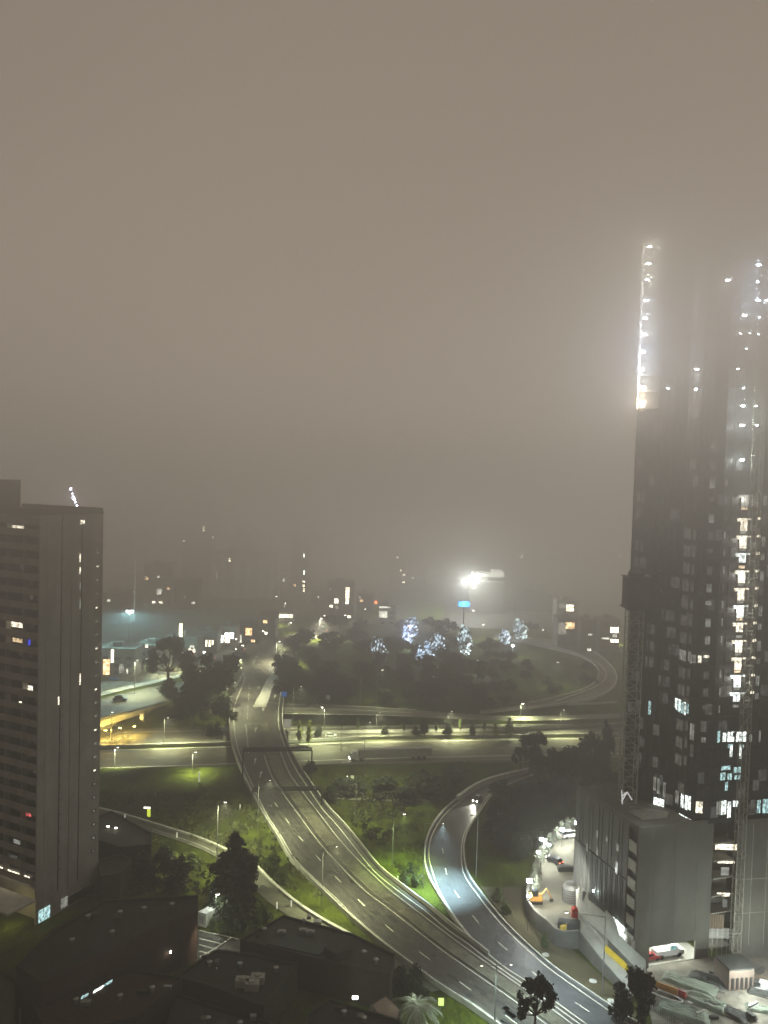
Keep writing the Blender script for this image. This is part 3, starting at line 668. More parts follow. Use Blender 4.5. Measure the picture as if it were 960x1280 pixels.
treepx('bush', 222, 1112, 1072, 'dark shrub mass beside the low shed, right one', 46, z=0, name='shrub', cat='shrub')
treepx('dense3', 205, 1100, 1068, 'dark tree between the two shrubs behind the low shed', 40, z=0)
for px, py, pt, w, lb in ((285, 1157, 1142, 12, 'small pale shrub in front of the container'), (278, 1166, 1152, 14, 'rounded lit shrub at the edge of the car park'), (292, 1166, 1154, 14, 'lit low shrub beside the parking bays'), (320, 1160, 1140, 16, 'lit shrub beneath the large dark tree'), (331, 1152, 1136, 18, 'pale shrub near the corner of the brown roof'), (312, 1168, 1156, 14, 'lit grassy shrub at the car park kerb'), (265, 1163, 1152, 10, 'tiny lit shrub below the container')):
    treepx('oliveb', px, py, pt, lb, w, z=0, name='shrub', cat='shrub')
for px, py, pt, w, lb in ((205, 1075, 1058, 24, 'rough shrub below the service road fence'), (240, 1085, 1068, 22, 'rough shrub left of the shaggy tree'), (340, 1085, 1066, 20, 'pale rough shrub under the curved barrier'), (352, 1102, 1086, 22, 'rough shrub on the bank below the curved road'), (505, 1103, 1092, 16, 'small shrub in the bright grass wedge'), (518, 1108, 1098, 10, 'tiny shrub beside the slip road barrier'), (512, 1090, 1080, 14, 'low shrub above another in the grass wedge'),
    (622, 1127, 1112, 14, 'small shrub casting a shadow right of the slip road'), (632, 1143, 1132, 12, 'small shrub on the dirt bank right of the slip road'), (680, 1183, 1172, 12, 'pale scrubby shrub below the yard wall')):
    treepx('oliveb', px, py, pt, lb, w, name='shrub', cat='shrub')
# rough scrub and tall grass clumps on the banks: ground cover nobody could count
gc = MB(); rg_ = random.Random(3)
def inroad(px, py):
    return False
for _ in range(5200):
    if rg_.random() < .62: px, py = rg_.uniform(128, 400), rg_.uniform(992, 1120)
    else: px, py = rg_.uniform(400, 560), rg_.uniform(970, 1140)
    t_ = (py-1012)/(1150-1012); xs_ = 120+280*max(0, t_)**.8
    if 0 <= t_ <= 1 and abs(px-xs_) < 26: continue
    if px < 400 and py > 1018+.52*(px-120)+8 and px < 300 and rg_.random() < .6: continue
    rx = 306+max(0, (py-980))*.78
    if px < 400 and px > rx-10: continue
    rl = 412+max(0, py-1010)*1.03; rr = 560 if py < 1000 else 528
    if px >= 400 and not (rl+8 < px < rr): continue
    if noise.noise(V((px/26, py/14, 0))) < -.02: continue
    p = GT(px, py); h = rg_.uniform(.35, 1.1)
    for k in range(5):
        d = V((rg_.gauss(0, .5), rg_.gauss(0, .5), 0)); w = V((rg_.gauss(0, .3), rg_.gauss(0, .3), 0)); gc.poly([p+d-w, p+d+w, p+d+w*.6+V((rg_.gauss(0, .25), 0, h))])
M['scrub'] = mat('scrub', (.13, .15, .05), .9, .45, .15)
tag(gc.build('ground_cover', 'scrub'), kind='stuff')
# woodland filling the loop: individual trees
rw = random.Random(21); cnt = 0
for _ in range(900):
    px, py = rw.uniform(352, 640), rw.uniform(800, 884)
    if px < 372 and py < 812: continue
    if py < 806 and px > 600: continue
    if rw.random() > .13: continue
    p = G(px, py); s = rw.uniform(6, 9.5)*(1. if px < 600 else .7)
    tree(('dense1', 'dense2', 'dense3')[cnt % 3], p, s, 'dark tree in the wood enclosed by the loop road', s*1.6, 'dark wood inside the interchange loop')
    cnt += 1
for i in range(26):
    px = rw.uniform(560, 745); py = rw.uniform(826, 868)
    if px > 715 and (py > 858 or py < 834): continue
    tree('bush', G(px, py), rw.uniform(3, 5), 'low dark shrub on the grass inside the right loop', rw.uniform(6, 9), 'low shrubs inside the right loop', name='shrub', cat='shrub')
# floodlit trees
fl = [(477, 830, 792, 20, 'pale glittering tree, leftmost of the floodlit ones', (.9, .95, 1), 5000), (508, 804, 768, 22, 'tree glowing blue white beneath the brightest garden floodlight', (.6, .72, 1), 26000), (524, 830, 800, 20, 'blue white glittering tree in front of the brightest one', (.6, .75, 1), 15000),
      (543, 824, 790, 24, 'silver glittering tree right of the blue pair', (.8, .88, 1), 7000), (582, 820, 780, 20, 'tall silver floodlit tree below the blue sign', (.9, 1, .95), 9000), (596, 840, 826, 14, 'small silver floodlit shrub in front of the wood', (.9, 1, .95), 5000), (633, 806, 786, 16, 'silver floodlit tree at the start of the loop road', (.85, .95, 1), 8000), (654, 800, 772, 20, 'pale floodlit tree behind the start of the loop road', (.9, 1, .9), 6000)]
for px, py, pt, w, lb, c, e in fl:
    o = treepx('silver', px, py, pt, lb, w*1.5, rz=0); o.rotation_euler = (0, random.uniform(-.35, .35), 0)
    ls = MB(); rs_ = random.Random(px)
    for _ in range(75):
        bl = rs_.choice([(0, 0, 8.4, 1.1), (.8, 0, 7, 1.4), (-.9, .2, 5.9, 1.7), (.9, 0, 4.6, 1.8), (-.6, 0, 3.0, 1.8), (.4, 0, 1.9, 1.5)])
        d = V((rs_.gauss(0, 1), -abs(rs_.gauss(0, 1)), rs_.gauss(0, 1))).normalized(); q_ = V(bl[:3])+d*bl[3]*1.05; sz = rs_.choice((.06, .1, .1, .2)); ls.obox(q_, (sz*.8, 0, -sz*.5), (0, sz*.5, 0), (sz*.5, 0, sz*1.3))
    so = ls.build('leaf_glint_dots', mat('leaf_glint_glow', c, .5, 0, em=2.4, emc=(c[0]*.75, c[1]*.9, c[2])), None); so.parent = o  # glowing dots imitate glints on the floodlit leaves
    p = o.location; q = p+V((1.5, -5.5, 3.5))
    t = thing('garden_floodlight', 'small floodlight pointed at the %s' % lb, 'floodlight', (q.x, q.y, 0))
    MB().tube([(q.x, q.y, 0), q], .06, 5).build('pole', 'steel_dark', t)
    MB().obox(q, (.35, 0, 0), (0, .12, 0), (0, 0, .2)).build('lamp_head', 'steel_dark', t)
    light(q+V((0, .3, .3)), e*.45, c, .3, 'SPOT', 120, t, p+V((0, 0, 5)))
for px, py, lb, m, c, e, D in ((513, 783, 'brightest blue white floodlight on a mast among the trees', 'lamp_cool', (.55, .65, 1), 42000, 470), (533, 826, 'second blue white floodlight low among the trees', 'lamp_cool', (.55, .7, 1), 9000, 430),
                       (583, 806, 'white floodlight under the tall silver tree', 'lamp_white', (.9, 1, 1), 7000, 455), (641, 807, 'white floodlight lying beside the loop road', 'lamp_white', (.85, 1, 1), 8000, 455), (600, 836, 'tiny white floodlight at the silver shrub', 'lamp_dot', (.9, 1, 1), 3000, 410)):
    p = AT(px, py, D); t = thing('floodlight_mast', lb, 'floodlight', (p.x, p.y, 0))
    MB().tube([(p.x, p.y, 0), p], .1, 5).build('pole', 'steel', t)
    MB().obox(p, (.6, 0, 0), (0, .2, 0), (0, 0, .4)).build('lamp_head', m, t)
    light(p+V((0, -.8, 0)), e, c, .4, parent=t)

# ------------------------------------------------------------------ vehicles
def make_car(m, lit=False, tall=1.0):
    t = proto('parked_car')
    def shell(prof, hw, inset):
        mb = MB(); n = len(prof); L = []; 
        for s in (-1, 1):
            for (x, z) in prof: mb.v.append(V((x, s*(hw-inset*max(0, z-.8)), z)))
        mb.f.append(tuple(range(n))[::-1]); mb.f.append(tuple(range(n, 2*n)))
        for k in range(n): mb.f.append((k, (k+1) % n, n+(k+1) % n, n+k))
        return mb
    shell([(-2.2, .35), (-2.2, .8), (-1.9, .95), (1.0, 1.0), (2.0, .85), (2.2, .6), (2.15, .3)], .88, .1).build('body', m, t)
    shell([(-1.95, .94), (-1.5, 1.42*tall), (.3, 1.45*tall), (1.05, .98)], .84, .3).build('window', 'car_glass', t)
    shell([(-1.5, 1.43*tall), (-1.45, 1.47*tall), (.25, 1.5*tall), (.3, 1.46*tall)], .84, .3).build('roof', m, t)
    for x in (-1.35, 1.35):
        for s in (-1, 1):
            w = MB(); w.tube([(x, s*.78, .33), (x, s*.92, .33)], .33, 12); w.build('wheel', 'tyre', t)
    for s in (-.6, .6):
        MB().obox((2.19, s, .66), (.04, 0, 0), (0, .18, 0), (0, 0, .09)).build('headlight', 'lamp_white' if lit else 'white', t)
        MB().obox((-2.21, s, .78), (.03, 0, 0), (0, .16, 0), (0, 0, .07)).build('tail_light', 'lamp_red' if lit else 'red', t)
    return t
def put(o, p, rz, label, cat, name, group=None, s=1.):
    o.location = p; o.rotation_euler = (0, 0, rz); o.name = name; o.scale = (s,)*3; o['label'] = label; o['category'] = cat
    if group: o['group'] = group
    return o
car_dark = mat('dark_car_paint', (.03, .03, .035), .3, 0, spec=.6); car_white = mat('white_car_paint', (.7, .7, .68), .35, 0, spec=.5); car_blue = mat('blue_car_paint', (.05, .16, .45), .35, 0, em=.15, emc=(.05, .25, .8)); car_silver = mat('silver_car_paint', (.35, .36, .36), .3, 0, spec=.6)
c_lit = make_car(car_dark, True); p = G(597, 1001, .2); q = G(578, 1018, .2); a_ = math.atan2(q.y-p.y, q.x-p.x)
put(c_lit, p, a_, 'dark car with both headlights on coming round the slip road', 'car', 'car')
d = V((math.cos(a_), math.sin(a_), 0)); light(p+d*2.6+V((0, 0, .7)), 9000, (1, .97, .8), .15, 'SPOT', 60, None, p+d*12+V((0, 0, 0)))
cw = make_car(car_white); put(cw, G(350, 776, .2), .2, 'white car in the lit forecourt of the high street', 'car', 'parked_car')
put(make_car(car_blue), G(142, 850, .2), .15, 'blue car on the high street beside the left tower', 'car', 'car')
put(make_car(car_dark, tall=1.25), G(150, 876, .3), .25, 'dark van on the ramp road below the high street', 'van', 'van', s=1.3)
def cdup(o, px, py, rz, label, z=.2, s=1.): return put(dup(o), G(px, py, z), rz, label, 'car', 'parked_car', None, s)
o = dup(c_lit); put(o, G(358, 773, .2), 2.9, 'car with headlights on, leaving the lit forecourt', 'car', 'car')
o = dup(c_lit); put(o, G(404, 789, .2), 2.9, 'lit car passing the small dark far tree', 'car', 'car')
o = dup(c_lit); put(o, G(300, 813, .2), 3.3, 'lit car on the high street by the bright shop windows', 'car', 'car')
o = dup(c_lit); put(o, G(263, 824, .2), 3.3, 'lit car on the high street behind the umbrella tree', 'car', 'car')
cdup(cw, 414, 921, 0.1, 'white car on the motorway beside the lamp post', -5.2, 1.)
cdup(cw, 222, 980, 0.1, 'white car at the end of the lay-by under the bank', -4.5)
cdup(cw, 163, 979, 0.1, 'pale car in the lay-by nearest the left tower', -4.5)
# articulated truck on the motorway
p = G(496, 949, ZM); q = G(560, 947, ZM); a_ = math.atan2(q.y-p.y, q.x-p.x); t = proto('lorry')
tr = MB(); tr.box((-14, -1.25, 1.2), (12.5, 1.25, 4.0)); tr.build('trailer', mat('trailer_grey', (.42, .42, .36), .6, .2, .3), t)
MB().box((-13.8, -1.2, 4.0), (12.3, 1.2, 4.06)).build('trailer_roof', mat('trailer_roof_w', (.55, .55, .5), .5, .1, .4), t)
cb = MB(); cb.v = []; pr = [(-17, .6), (-17.2, 1.5), (-16.9, 2.6), (-16.2, 3.4), (-14.6, 3.6), (-14.4, .6)]
for s in (-1, 1):
    for (x, z) in pr: cb.v.append(V((x, s*1.2, z)))
cb.f = [tuple(range(6))[::-1], tuple(range(6, 12))]+[(k, (k+1) % 6, 6+(k+1) % 6, 6+k) for k in range(6)]
cb.build('cab', 'white', t); MB().obox((-17.0, 0, 2.3), (.06, 0, 0), (0, 1.0, 0), (.12, 0, .4)).build('windscreen', 'car_glass', t)
for x in (-16, -13, 6, 8, 10):
    for s in (-1, 1): MB().tube([(x, s*.9, .5), (x, s*1.2, .5)], .5, 12).build('wheel', 'tyre', t)
for s in (-.8, .8): MB().obox((-17.25, s, 1.1), (.05, 0, 0), (0, .2, 0), (0, 0, .15)).build('headlight', 'lamp_white', t)
put(t, p, a_, 'long white articulated lorry driving along the near motorway carriageway', 'lorry', 'lorry')

# ------------------------------------------------------------------ left tower
P0 = G(45, 1157); 
best = None
for i in range(5, 60):       # wall runs away to the right; its far end is seen at column 127
    d = i*.5; q = P0+V((math.sin(math.radians(27)), math.cos(math.radians(27)), 0))*d
    c = RI @ (q+V((0, 0, 60))-V((0, 0, H))); px = 480+c.x/-c.z*F
    if best is None or abs(px-128) < best[0]: best = (abs(px-128), q.copy())
P1 = best[1]; dirR = (P1-P0).normalized(); dirL = V((-math.cos(math.radians(27)), math.sin(math.radians(27)), 0))
nR = V((dirR.y, -dirR.x, 0)); nL = V((-dirL.y, dirL.x, 0))
if nL.dot(-P0) < 0: nL = -nL
ZT = 86.2; WL = 26.; LTW = thing('apartment_tower', 'brown concrete apartment tower with stacked balconies at the left edge', 'apartment tower', tuple(P0))
PB = P0+dirL*WL; PC = PB+dirR*(P1-P0).length
tw = MB(); inn = -nL*1.7
tw.prism([P0+inn, P1, P1-nL*0+dirL*WL, PB+inn], 0, ZT-.4); tw.build('wall', 'facade_conc', LTW)
rf = MB(); rf.prism([P0+(nR+nL)*.12, P1+(nR+dirR)*.12, PC+(dirR+dirL)*.12, PB+(nL+dirL)*.12], ZT-.4, ZT); 
for A, B in ((P0, P1), (P1, PC), (PB, P0)):
    rf.wbox(A, B, ZT, ZT+.9, .25, -.2)
rf.build('roof', 'concrete_dark', LTW)
# plant room and rail on the roof
pa = P0+dirL*14.6+dirR*1; ph = MB(); ph.prism([pa, pa+dirR*6, pa+dirR*6+dirL*12, pa+dirL*12], ZT, ZT+6.6); ph.build('plant_room', 'concrete_dark', LTW)
an = MB(); an.tube([pa+V((0, 0, ZT+6.6))+dirL*.5, pa+V((0, 0, ZT+8.6))+dirL*.5], .12, 5)
for zz in (7.2, 7.8): an.tube([pa+V((0, 0, ZT+zz)), pa+dirL*10+V((0, 0, ZT+zz))], .05, 4)
an.build('railing', 'steel_dark', LTW)
# right wall of the balcony bay (end fin) and balcony bands: floor pitch 3.3 m
fin = MB(); fin.obox(P0-nL*.75+V((0, 0, ZT/2))+dirL*.15, dirL*.15, nL*.9, (0, 0, ZT/2)); fin.build('end_fin', 'facade_conc', LTW)
nf = 25; z0 = 8.2; FP = (ZT-z0-1.6)/nf
for k in range(nf):
    z = z0+k*FP
    b = MB(); b.obox(P0+dirL*WL/2+V((0, 0, z-.05))-nL*.85, dirL*(WL/2-.35), nL*.85, (0, 0, .1)); b.obox(P0+dirL*WL/2+V((0, 0, z+.65))-nL*.06, dirL*(WL/2-.35), nL*.08, (0, 0, .62)); b.build('balcony', 'facade_band', LTW)
bg = MB(); bg.obox(P0+dirL*WL/2+V((0, 0, (z0+ZT)/2-1))-nL*1.68, dirL*(WL/2-.3), nL*.04, (0, 0, (ZT-z0)/2-.6)); bg.build('balcony_glazing', 'win_dark', LTW)
for k in range(1, 5):
    q = P0+dirL*(WL*k/5); MB().obox(V((q.x, q.y, (z0+ZT)/2-1))-nL*.95, dirL*.1, nL*.75, (0, 0, (ZT-z0)/2-1)).build('balcony_divider', 'facade_conc', LTW)
M['w_faint'] = glowmat('window_faint', (.8, .6, .4), .06, .9, 2.)
rw2 = random.Random(31)
for k in range(nf):
    for j in range(3):
        if rw2.random() < .45: continue
        q = P0+dirL*(1.5+j*2.6+rw2.random())-nL*1.62; MB().obox(V((q.x, q.y, z0+k*FP+2.15)), dirL*rw2.uniform(.4, .95), nL*.03, (0, 0, .5)).build('window', 'w_faint' if rw2.random() < .8 else 'w_dim', LTW)
# top fascia of the balcony side
MB().obox(P0+dirL*WL/2+V((0, 0, ZT-1.4))-nL*.5, dirL*(WL/2-.3), nL*.55, (0, 0, .95)).build('fascia', 'facade_conc', LTW)
def facewin(t, P, Q, n, x0, y0, x1, y1, m, name='window', off=.05, thick=.06, frame=False):
    """a window pane on wall P-Q at the place surveyed from the photograph"""
    cx, cy = (x0+x1)/2, (y0+y1)/2
    a = W(P, Q, x0, cy); b = W(P, Q, x1, cy); c = W(P, Q, cx, y0); d = W(P, Q, cx, y1); mid = W(P, Q, cx, cy)
    u = V((b.x-a.x, b.y-a.y, 0))/2
    mb = MB().obox(mid+n*off, u, n*thick/2, (0, 0, abs(c.z-d.z)/2)); o = mb.build(name, m, t)
    if frame:
        f = MB(); hz_ = abs(c.z-d.z)/2
        for s in (-1, 1):
            f.obox(mid+n*(off+.04)+u*s, u.normalized()*.05, n*.04, (0, 0, hz_)); f.obox(mid+n*(off+.04)+V((0, 0, hz_*s)), u, n*.04, (0, 0, .05))
        f.obox(mid+n*(off+.04), u.normalized()*.03, n*.03, (0, 0, hz_)); f.build('frame', 'mullion', o)
    return o
# lit windows behind the balconies (recessed plane)
Pr, Qr = P0-nL*1.6, PB-nL*1.6
for x0, y0, x1, y1, m in ((16, 657, 31, 665, 'w_cream'), (10, 679, 18, 684, 'w_warm'), (11, 777, 31, 784, 'w_cream'), (16, 798, 30, 803, 'w_warm'), (31, 799, 38, 806, 'w_blue'),
    (32, 857, 41, 865, 'w_cream'), (24, 877, 31, 884, 'w_cream'), (12, 877, 17, 882, 'w_warm'), (18, 914, 30, 919, 'w_dim'), (31, 1013, 39, 1020, 'w_red'), (17, 1050, 28, 1055, 'w_mid'), (8, 1068, 22, 1072, 'w_dim'), (20, 700, 27, 704, 'w_dim'), (-20, 742, -5, 748, 'w_warm')):
    facewin(LTW, Pr, Qr, nL, x0, y0, x1, y1, m)
facewin(LTW, Pr, Qr, nL, -10, 1087, 38, 1097, 'w_cream', 'lobby_window', off=.3)
# grooves, lit slits, dots and small end windows on the plain wall
def wline(x, y0, y1, m, name, w=.22, off=.03):
    ymid = (y0+y1)/2; a = W(P0, P1, x, ymid); zt = W(P0, P1, x, y0).z; zb = W(P0, P1, x, y1).z
    return MB().obox(V((a.x, a.y, (zt+zb)/2))+nR*off, dirR*w/2, nR*.03, (0, 0, (zt-zb)/2)).build(name, m, LTW)
wline(75, 643, 1112, 'black', 'wall_joint'); wline(100, 655, 1097, 'black', 'wall_joint'); wline(87, 735, 1110, 'concrete_dark', 'wall_joint', .12, .02)
for y0, y1, m in ((692, 703, 'w_cream'), (709, 717, 'w_cream'), (728, 738, 'w_mid'), (748, 761, 'w_mid'), (842, 856, 'w_cream')): wline(100, y0, y1, m, 'stair_window', .3, .06)
wline(73, 871, 881, 'w_cream', 'stair_window', .3, .06); wline(103, 650, 655, 'w_cream', 'stair_window', 1.2, .08)
a = W(P0, P1, 121, 800)
for k in range(24):
    z = z0+1+k*FP; c = P1-dirR*1.6+V((0, 0, z+.7))
    w_ = MB().obox(c+nR*.08, dirR*.55, nR*.08, (0, 0, .28)).build('window', 'concrete_pale' if k > 5 else 'win_dark', LTW)
    MB().obox(c+nR*.17-dirR*.1, dirR*.3, nR*.01, (0, 0, .14)).build('pane', 'w_mid' if k % 3 or k < 6 else 'w_cream', w_)
dots = MB()
for k in range(25):
    for s, u in ((5.9, .16), (3.2, .1), (9.4, .09), (12.2, .09)):
        if s != 5.9 and random.random() < .3: continue
        dots.obox(P0+dirR*s*(P1-P0).length/17+V((0, 0, z0+k*FP+1.2+random.uniform(-.2, .2)))+nR*.02, dirR*u, nR*.02, (0, 0, u))
tag(dots.build('vent_holes', 'black', LTW), kind='stuff')
# entrance level: lit strip of windows and canopy
facewin(LTW, P0, P1, nR, 48, 1135, 62, 1150, 'w_cool', 'entrance_window', off=.1)
facewin(LTW, P0, P1, nR, 76, 1122, 84, 1134, 'w_mid', 'entrance_window', off=.1); facewin(LTW, P0, P1, nR, 86, 1112, 118, 1122, 'win_dark', 'entrance_window', off=.1)
cn = MB(); cn.prism([P0+nL*.2-dirL*.2, P0+nL*7, P0+nL*7+dirL*20, P0+nL*.2+dirL*20], 5.2, 5.6); cn.build('canopy', 'concrete_pale', LTW)
light(P0+nL*3+dirL*4+V((0, 0, 3.6)), 350, (1, .85, .35), .3, parent=LTW)

# ------------------------------------------------------------------ lower left buildings
def flat_building(name, label, pix, z, mwall, mroof, parapet_h=.6, cat='building', zb=0.):
    P = [G(x, y, z) for x, y in pix]; c = sum(P, V((0, 0, 0)))/len(P); t = thing(name, label, cat, (c.x, c.y, 0))
    MB().prism([(p.x, p.y) for p in P], zb-.2, z-.1).build('wall', mwall, t)
    ins = [p+(c-p).normalized()*.15 for p in P]
    MB().prism([(p.x, p.y) for p in ins], z-.1, z+.05).build('roof', mroof, t)
    pr = MB()
    for k in range(len(P)):
        a, b = P[k], P[(k+1) % len(P)]; n = V((0, 0, 1)).cross(b-a).normalized()
        if n.dot(c-a) < 0: n = -n
        pr.obox((a+b)/2+n*.12+V((0, 0, parapet_h/2-.1)), (b-a)/2, n*.12, (0, 0, parapet_h/2+.1))
    pr.build('parapet', mwall, t)
    return t
def roof_unit(p, s, label=None, parent=None, m='steel'):
    u = MB(); u.box(p+V((-s, -s*.7, 0)), p+V((s, s*.7, s*1.1))); u.lathe(p+V((0, 0, s*1.1)), [(s*.5, 0), (s*.5, s*.2), (0, s*.2)], 10)
    return u.build('air_conditioner', m, parent)
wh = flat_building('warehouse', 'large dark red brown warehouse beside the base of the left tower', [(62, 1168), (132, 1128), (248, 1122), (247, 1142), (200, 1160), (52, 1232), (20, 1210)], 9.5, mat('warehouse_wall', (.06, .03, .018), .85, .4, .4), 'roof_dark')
sk = [(102, 1247, 110, 1243), (117, 1240, 129, 1233), (130, 1232, 140, 1226)]
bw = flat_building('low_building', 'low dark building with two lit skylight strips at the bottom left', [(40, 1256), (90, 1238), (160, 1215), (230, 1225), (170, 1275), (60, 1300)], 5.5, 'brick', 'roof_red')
for i, (x0, y0, x1, y1) in enumerate(sk):
    a, b = G(x0, y0, 5.7), G(x1, y1, 5.7); MB().obox((a+b)/2, (b-a)/2, (0, .28, 0), (0, 0, .12)).build('skylight', 'w_cool' if i != 1 else 'w_white', bw)
sh = flat_building('shed', 'low dark shed with a curved roof next to the left tower', [(124, 1022), (140, 1016), (190, 1044), (189, 1058), (150, 1062), (120, 1052)], 6.5, 'roof_dark', 'roof_grey')
for x, y in ((135, 1033), (145, 1035)):
    p = G(x, y, 7.2); o = MB().obox(p, (.3, 0, 0), (0, .1, 0), (0, 0, .15)).build('wall_lamp', 'lamp_dot', sh)
s2 = flat_building('annex_building', 'narrow dark annex with a lit doorway behind the left tower', [(122, 1078), (150, 1070), (165, 1078), (150, 1094), (126, 1098)], 6., 'roof_grey', 'roof_dark')
p = G(154, 1084, 3.4); MB().obox(p+V((0, -.4, 0)), (.8, 0, 0), (0, .05, 0), (0, 0, 2.)).build('doorway', 'w_dim', s2)
cny = flat_building('canopy_building', 'black flat roofed building at the bottom left corner', [(-60, 1225), (0, 1217), (20, 1228), (18, 1290), (-80, 1320)], 6., 'roof_dark', 'roof_grey')
sd = flat_building('garden_shed', 'small pale lit shed at the bottom left corner', [(22, 1250), (35, 1244), (40, 1256), (24, 1262)], 3., 'concrete_pale', 'concrete_pale', .2)
light(G(16, 1262, 5.), 180, (.9, 1, 1), .2, parent=sd)
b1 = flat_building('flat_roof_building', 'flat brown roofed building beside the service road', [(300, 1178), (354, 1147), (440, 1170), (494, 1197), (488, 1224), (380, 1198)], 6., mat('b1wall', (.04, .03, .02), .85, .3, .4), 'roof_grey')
P = [G(x, y, 6.25) for x, y in ((333, 1180), (353, 1166), (416, 1182), (398, 1194))]; MB().prism([(p.x, p.y) for p in P], 6.05, 6.35).build('roof_panel', mat('panelgreen', (.04, .055, .045), .6, .3, .4), b1)
P = [G(x, y, 7.6) for x, y in ((405, 1184), (428, 1170), (440, 1170), (440, 1186), (420, 1192))]; MB().prism([(p.x, p.y) for p in P], 6.0, 7.6).build('stair_housing', 'roof_green', b1)
for x, y in ((352, 1169), (379, 1167), (388, 1169)): roof_unit(G(x, y, 6.05), .8, parent=b1)
b2 = flat_building('workshop', 'dark olive walled workshop with a courtyard below the flat brown roof', [(219, 1224), (248, 1204), (271, 1190), (318, 1196), (372, 1208), (350, 1236), (330, 1262), (275, 1240)], 5., 'roof_green', 'roof_dark')
for x, y in ((303, 1232), (315, 1236), (322, 1228)): roof_unit(G(x, y, 5.1), 1.2, parent=b2, m='concrete')
b3 = flat_building('outbuilding', 'dark olive outbuilding below the workshop at the bottom', [(384, 1271), (411, 1252), (500, 1279), (520, 1310), (380, 1330)], 4., 'roof_green', 'roof_dark')
b4 = flat_building('long_shed', 'long black shed roof along the bottom edge', [(219, 1244), (270, 1262), (340, 1282), (330, 1330), (200, 1320)], 3.4, 'roof_dark', 'roof_dark')
hut = flat_building('hut', 'small pink grey hut with a lit white eave at the bottom', [(463, 1256), (483, 1244), (502, 1262), (497, 1276), (470, 1268)], 3.2, 'roof_grey', mat('pinkroof', (.22, .16, .13), .8, .2, .5), .25)
light(G(486, 1285, 2.), 90, (1, 1, .9), .2, parent=hut)
p = G(444, 1247, 3.); t = thing('wall_light', 'small white wall light between the dark roofs near the hut', 'lamp', tuple(p)); MB().obox(p, (.5, 0, 0), (0, .1, 0), (0, 0, .25)).build('lamp_head', 'lamp_dot', t); MB().tube([p, V((p.x, p.y, 0))], .05, 4).build('post', 'steel_dark', t); light(p+V((0, -.4, 0)), 260, (.9, 1, .9), parent=t)
p = G(212, 1190, 4.); t = thing('wall_light', 'small white wall light on the dark right end of the warehouse', 'lamp', tuple(p)); MB().obox(p, (.3, 0, 0), (0, .1, 0), (0, 0, .25)).build('lamp_head', 'lamp_dot', t); MB().tube([p, V((p.x, p.y, 0))], .05, 4).build('post', 'steel_dark', t); light(p+V((0, -.8, 0)), 30, (.9, 1, .9), parent=t)
# car park and container
cp = MB(); P = [G(x, y, .1) for x, y in ((244, 1162), (305, 1174), (300, 1200), (244, 1205))]; cp.poly(P); tag(cp.build('car_park', 'asphalt'), kind='structure')
mk = MB()
for pts in (((249, 1163), (304, 1175)), ((249, 1173), (277, 1180)), ((249, 1181), (272, 1187)), ((289, 1172), (263, 1189)), ((263, 1189), (250, 1196)), ((249, 1189), (262, 1192))): stripe(mk, curve(pts, .1, 4), .3, .02)
tag(mk.build('parking_bay_lines', 'paint'), kind='structure')
A, B, C_ = G(247, 1157, .1), G(257, 1160, .1), G(279, 1148, .1); Dc = A+(C_-B)
t = thing('container', 'pale office container standing at the edge of the small lit car park', 'container', tuple(A))
MB().prism([A, B, C_, Dc], .1, 3.0).build('body', 'concrete_pale', t); MB().prism([A, B, C_, Dc], 3.0, 3.12).build('roof', 'white', t)
n_ = V((B.y-A.y, A.x-B.x, 0)).normalized(); MB().obox((A+B)/2+V((-.1, 0, 1.6))+n_*.04, (B-A)*.28, n_*.03, (0, 0, .9)).build('window', 'w_dim', t)
lgt = GT(262, 1175); light(G(268, 1166, 8), 3600, (.92, 1, .85), .3, 'SPOT', 100, None, G(272, 1176, 0)).name = 'car_park_light'
# palm at the bottom, lit from below
pm = thing('palm_tree', 'shaggy palm lit white from below at the bottom of the road', 'palm tree', tuple(G(520, 1292))); b0 = V(pm['org'])
MB().tube([b0, b0+V((0, 0, 5))], [.35, .25], 8).build('trunk', 'bark', pm)
fr = MB(); rp = random.Random(5)
for i in range(46):
    a_ = rp.uniform(0, 6.28); L_ = rp.uniform(2.6, 4.6); e_ = rp.uniform(-.5, .95); pts = []
    for s in range(6):
        f = s/5; pts.append(b0+V((math.cos(a_)*L_*f, math.sin(a_)*L_*f, 5+L_*(e_*f-.75*f*f))))
    for s in range(5):
        t_ = (pts[s+1]-pts[s]).normalized(); sd_ = t_.cross(V((0, 0, 1))).normalized()
        for k in range(5):
            q = pts[s].lerp(pts[s+1], k/5)
            for g_ in (-1, 1): fr.poly([q, q+t_*.07, q+sd_*g_*.6+t_*.35+V((0, 0, -.25))])
    fr.tube(pts, .035, 3)
fr.build('fronds', 'leaf_pale', pm)
light(b0+V((2.5, -2.5, 2.2)), 450, (.85, 1, .85), .2, parent=pm); light(b0+V((-1, 2, 7.5)), 500, (.85, 1, .8), .2, parent=pm)
for i, (px, py, pt, w) in enumerate(((520, 1250, 1212, 34), (500, 1242, 1214, 26))): treepx('bush', px, py, pt, ['dark bush between the palm and the road', 'dark bush at the end of the flat brown roof'][i], w, z=0)
sign(551, 1262, 1.0, 1.4, .8, mat('ylw', (.8, .9, .3), .5, 0, em=.8, emc=(.85, 1, .3)), 'small glowing yellow sign beside the lit palm', z=0)

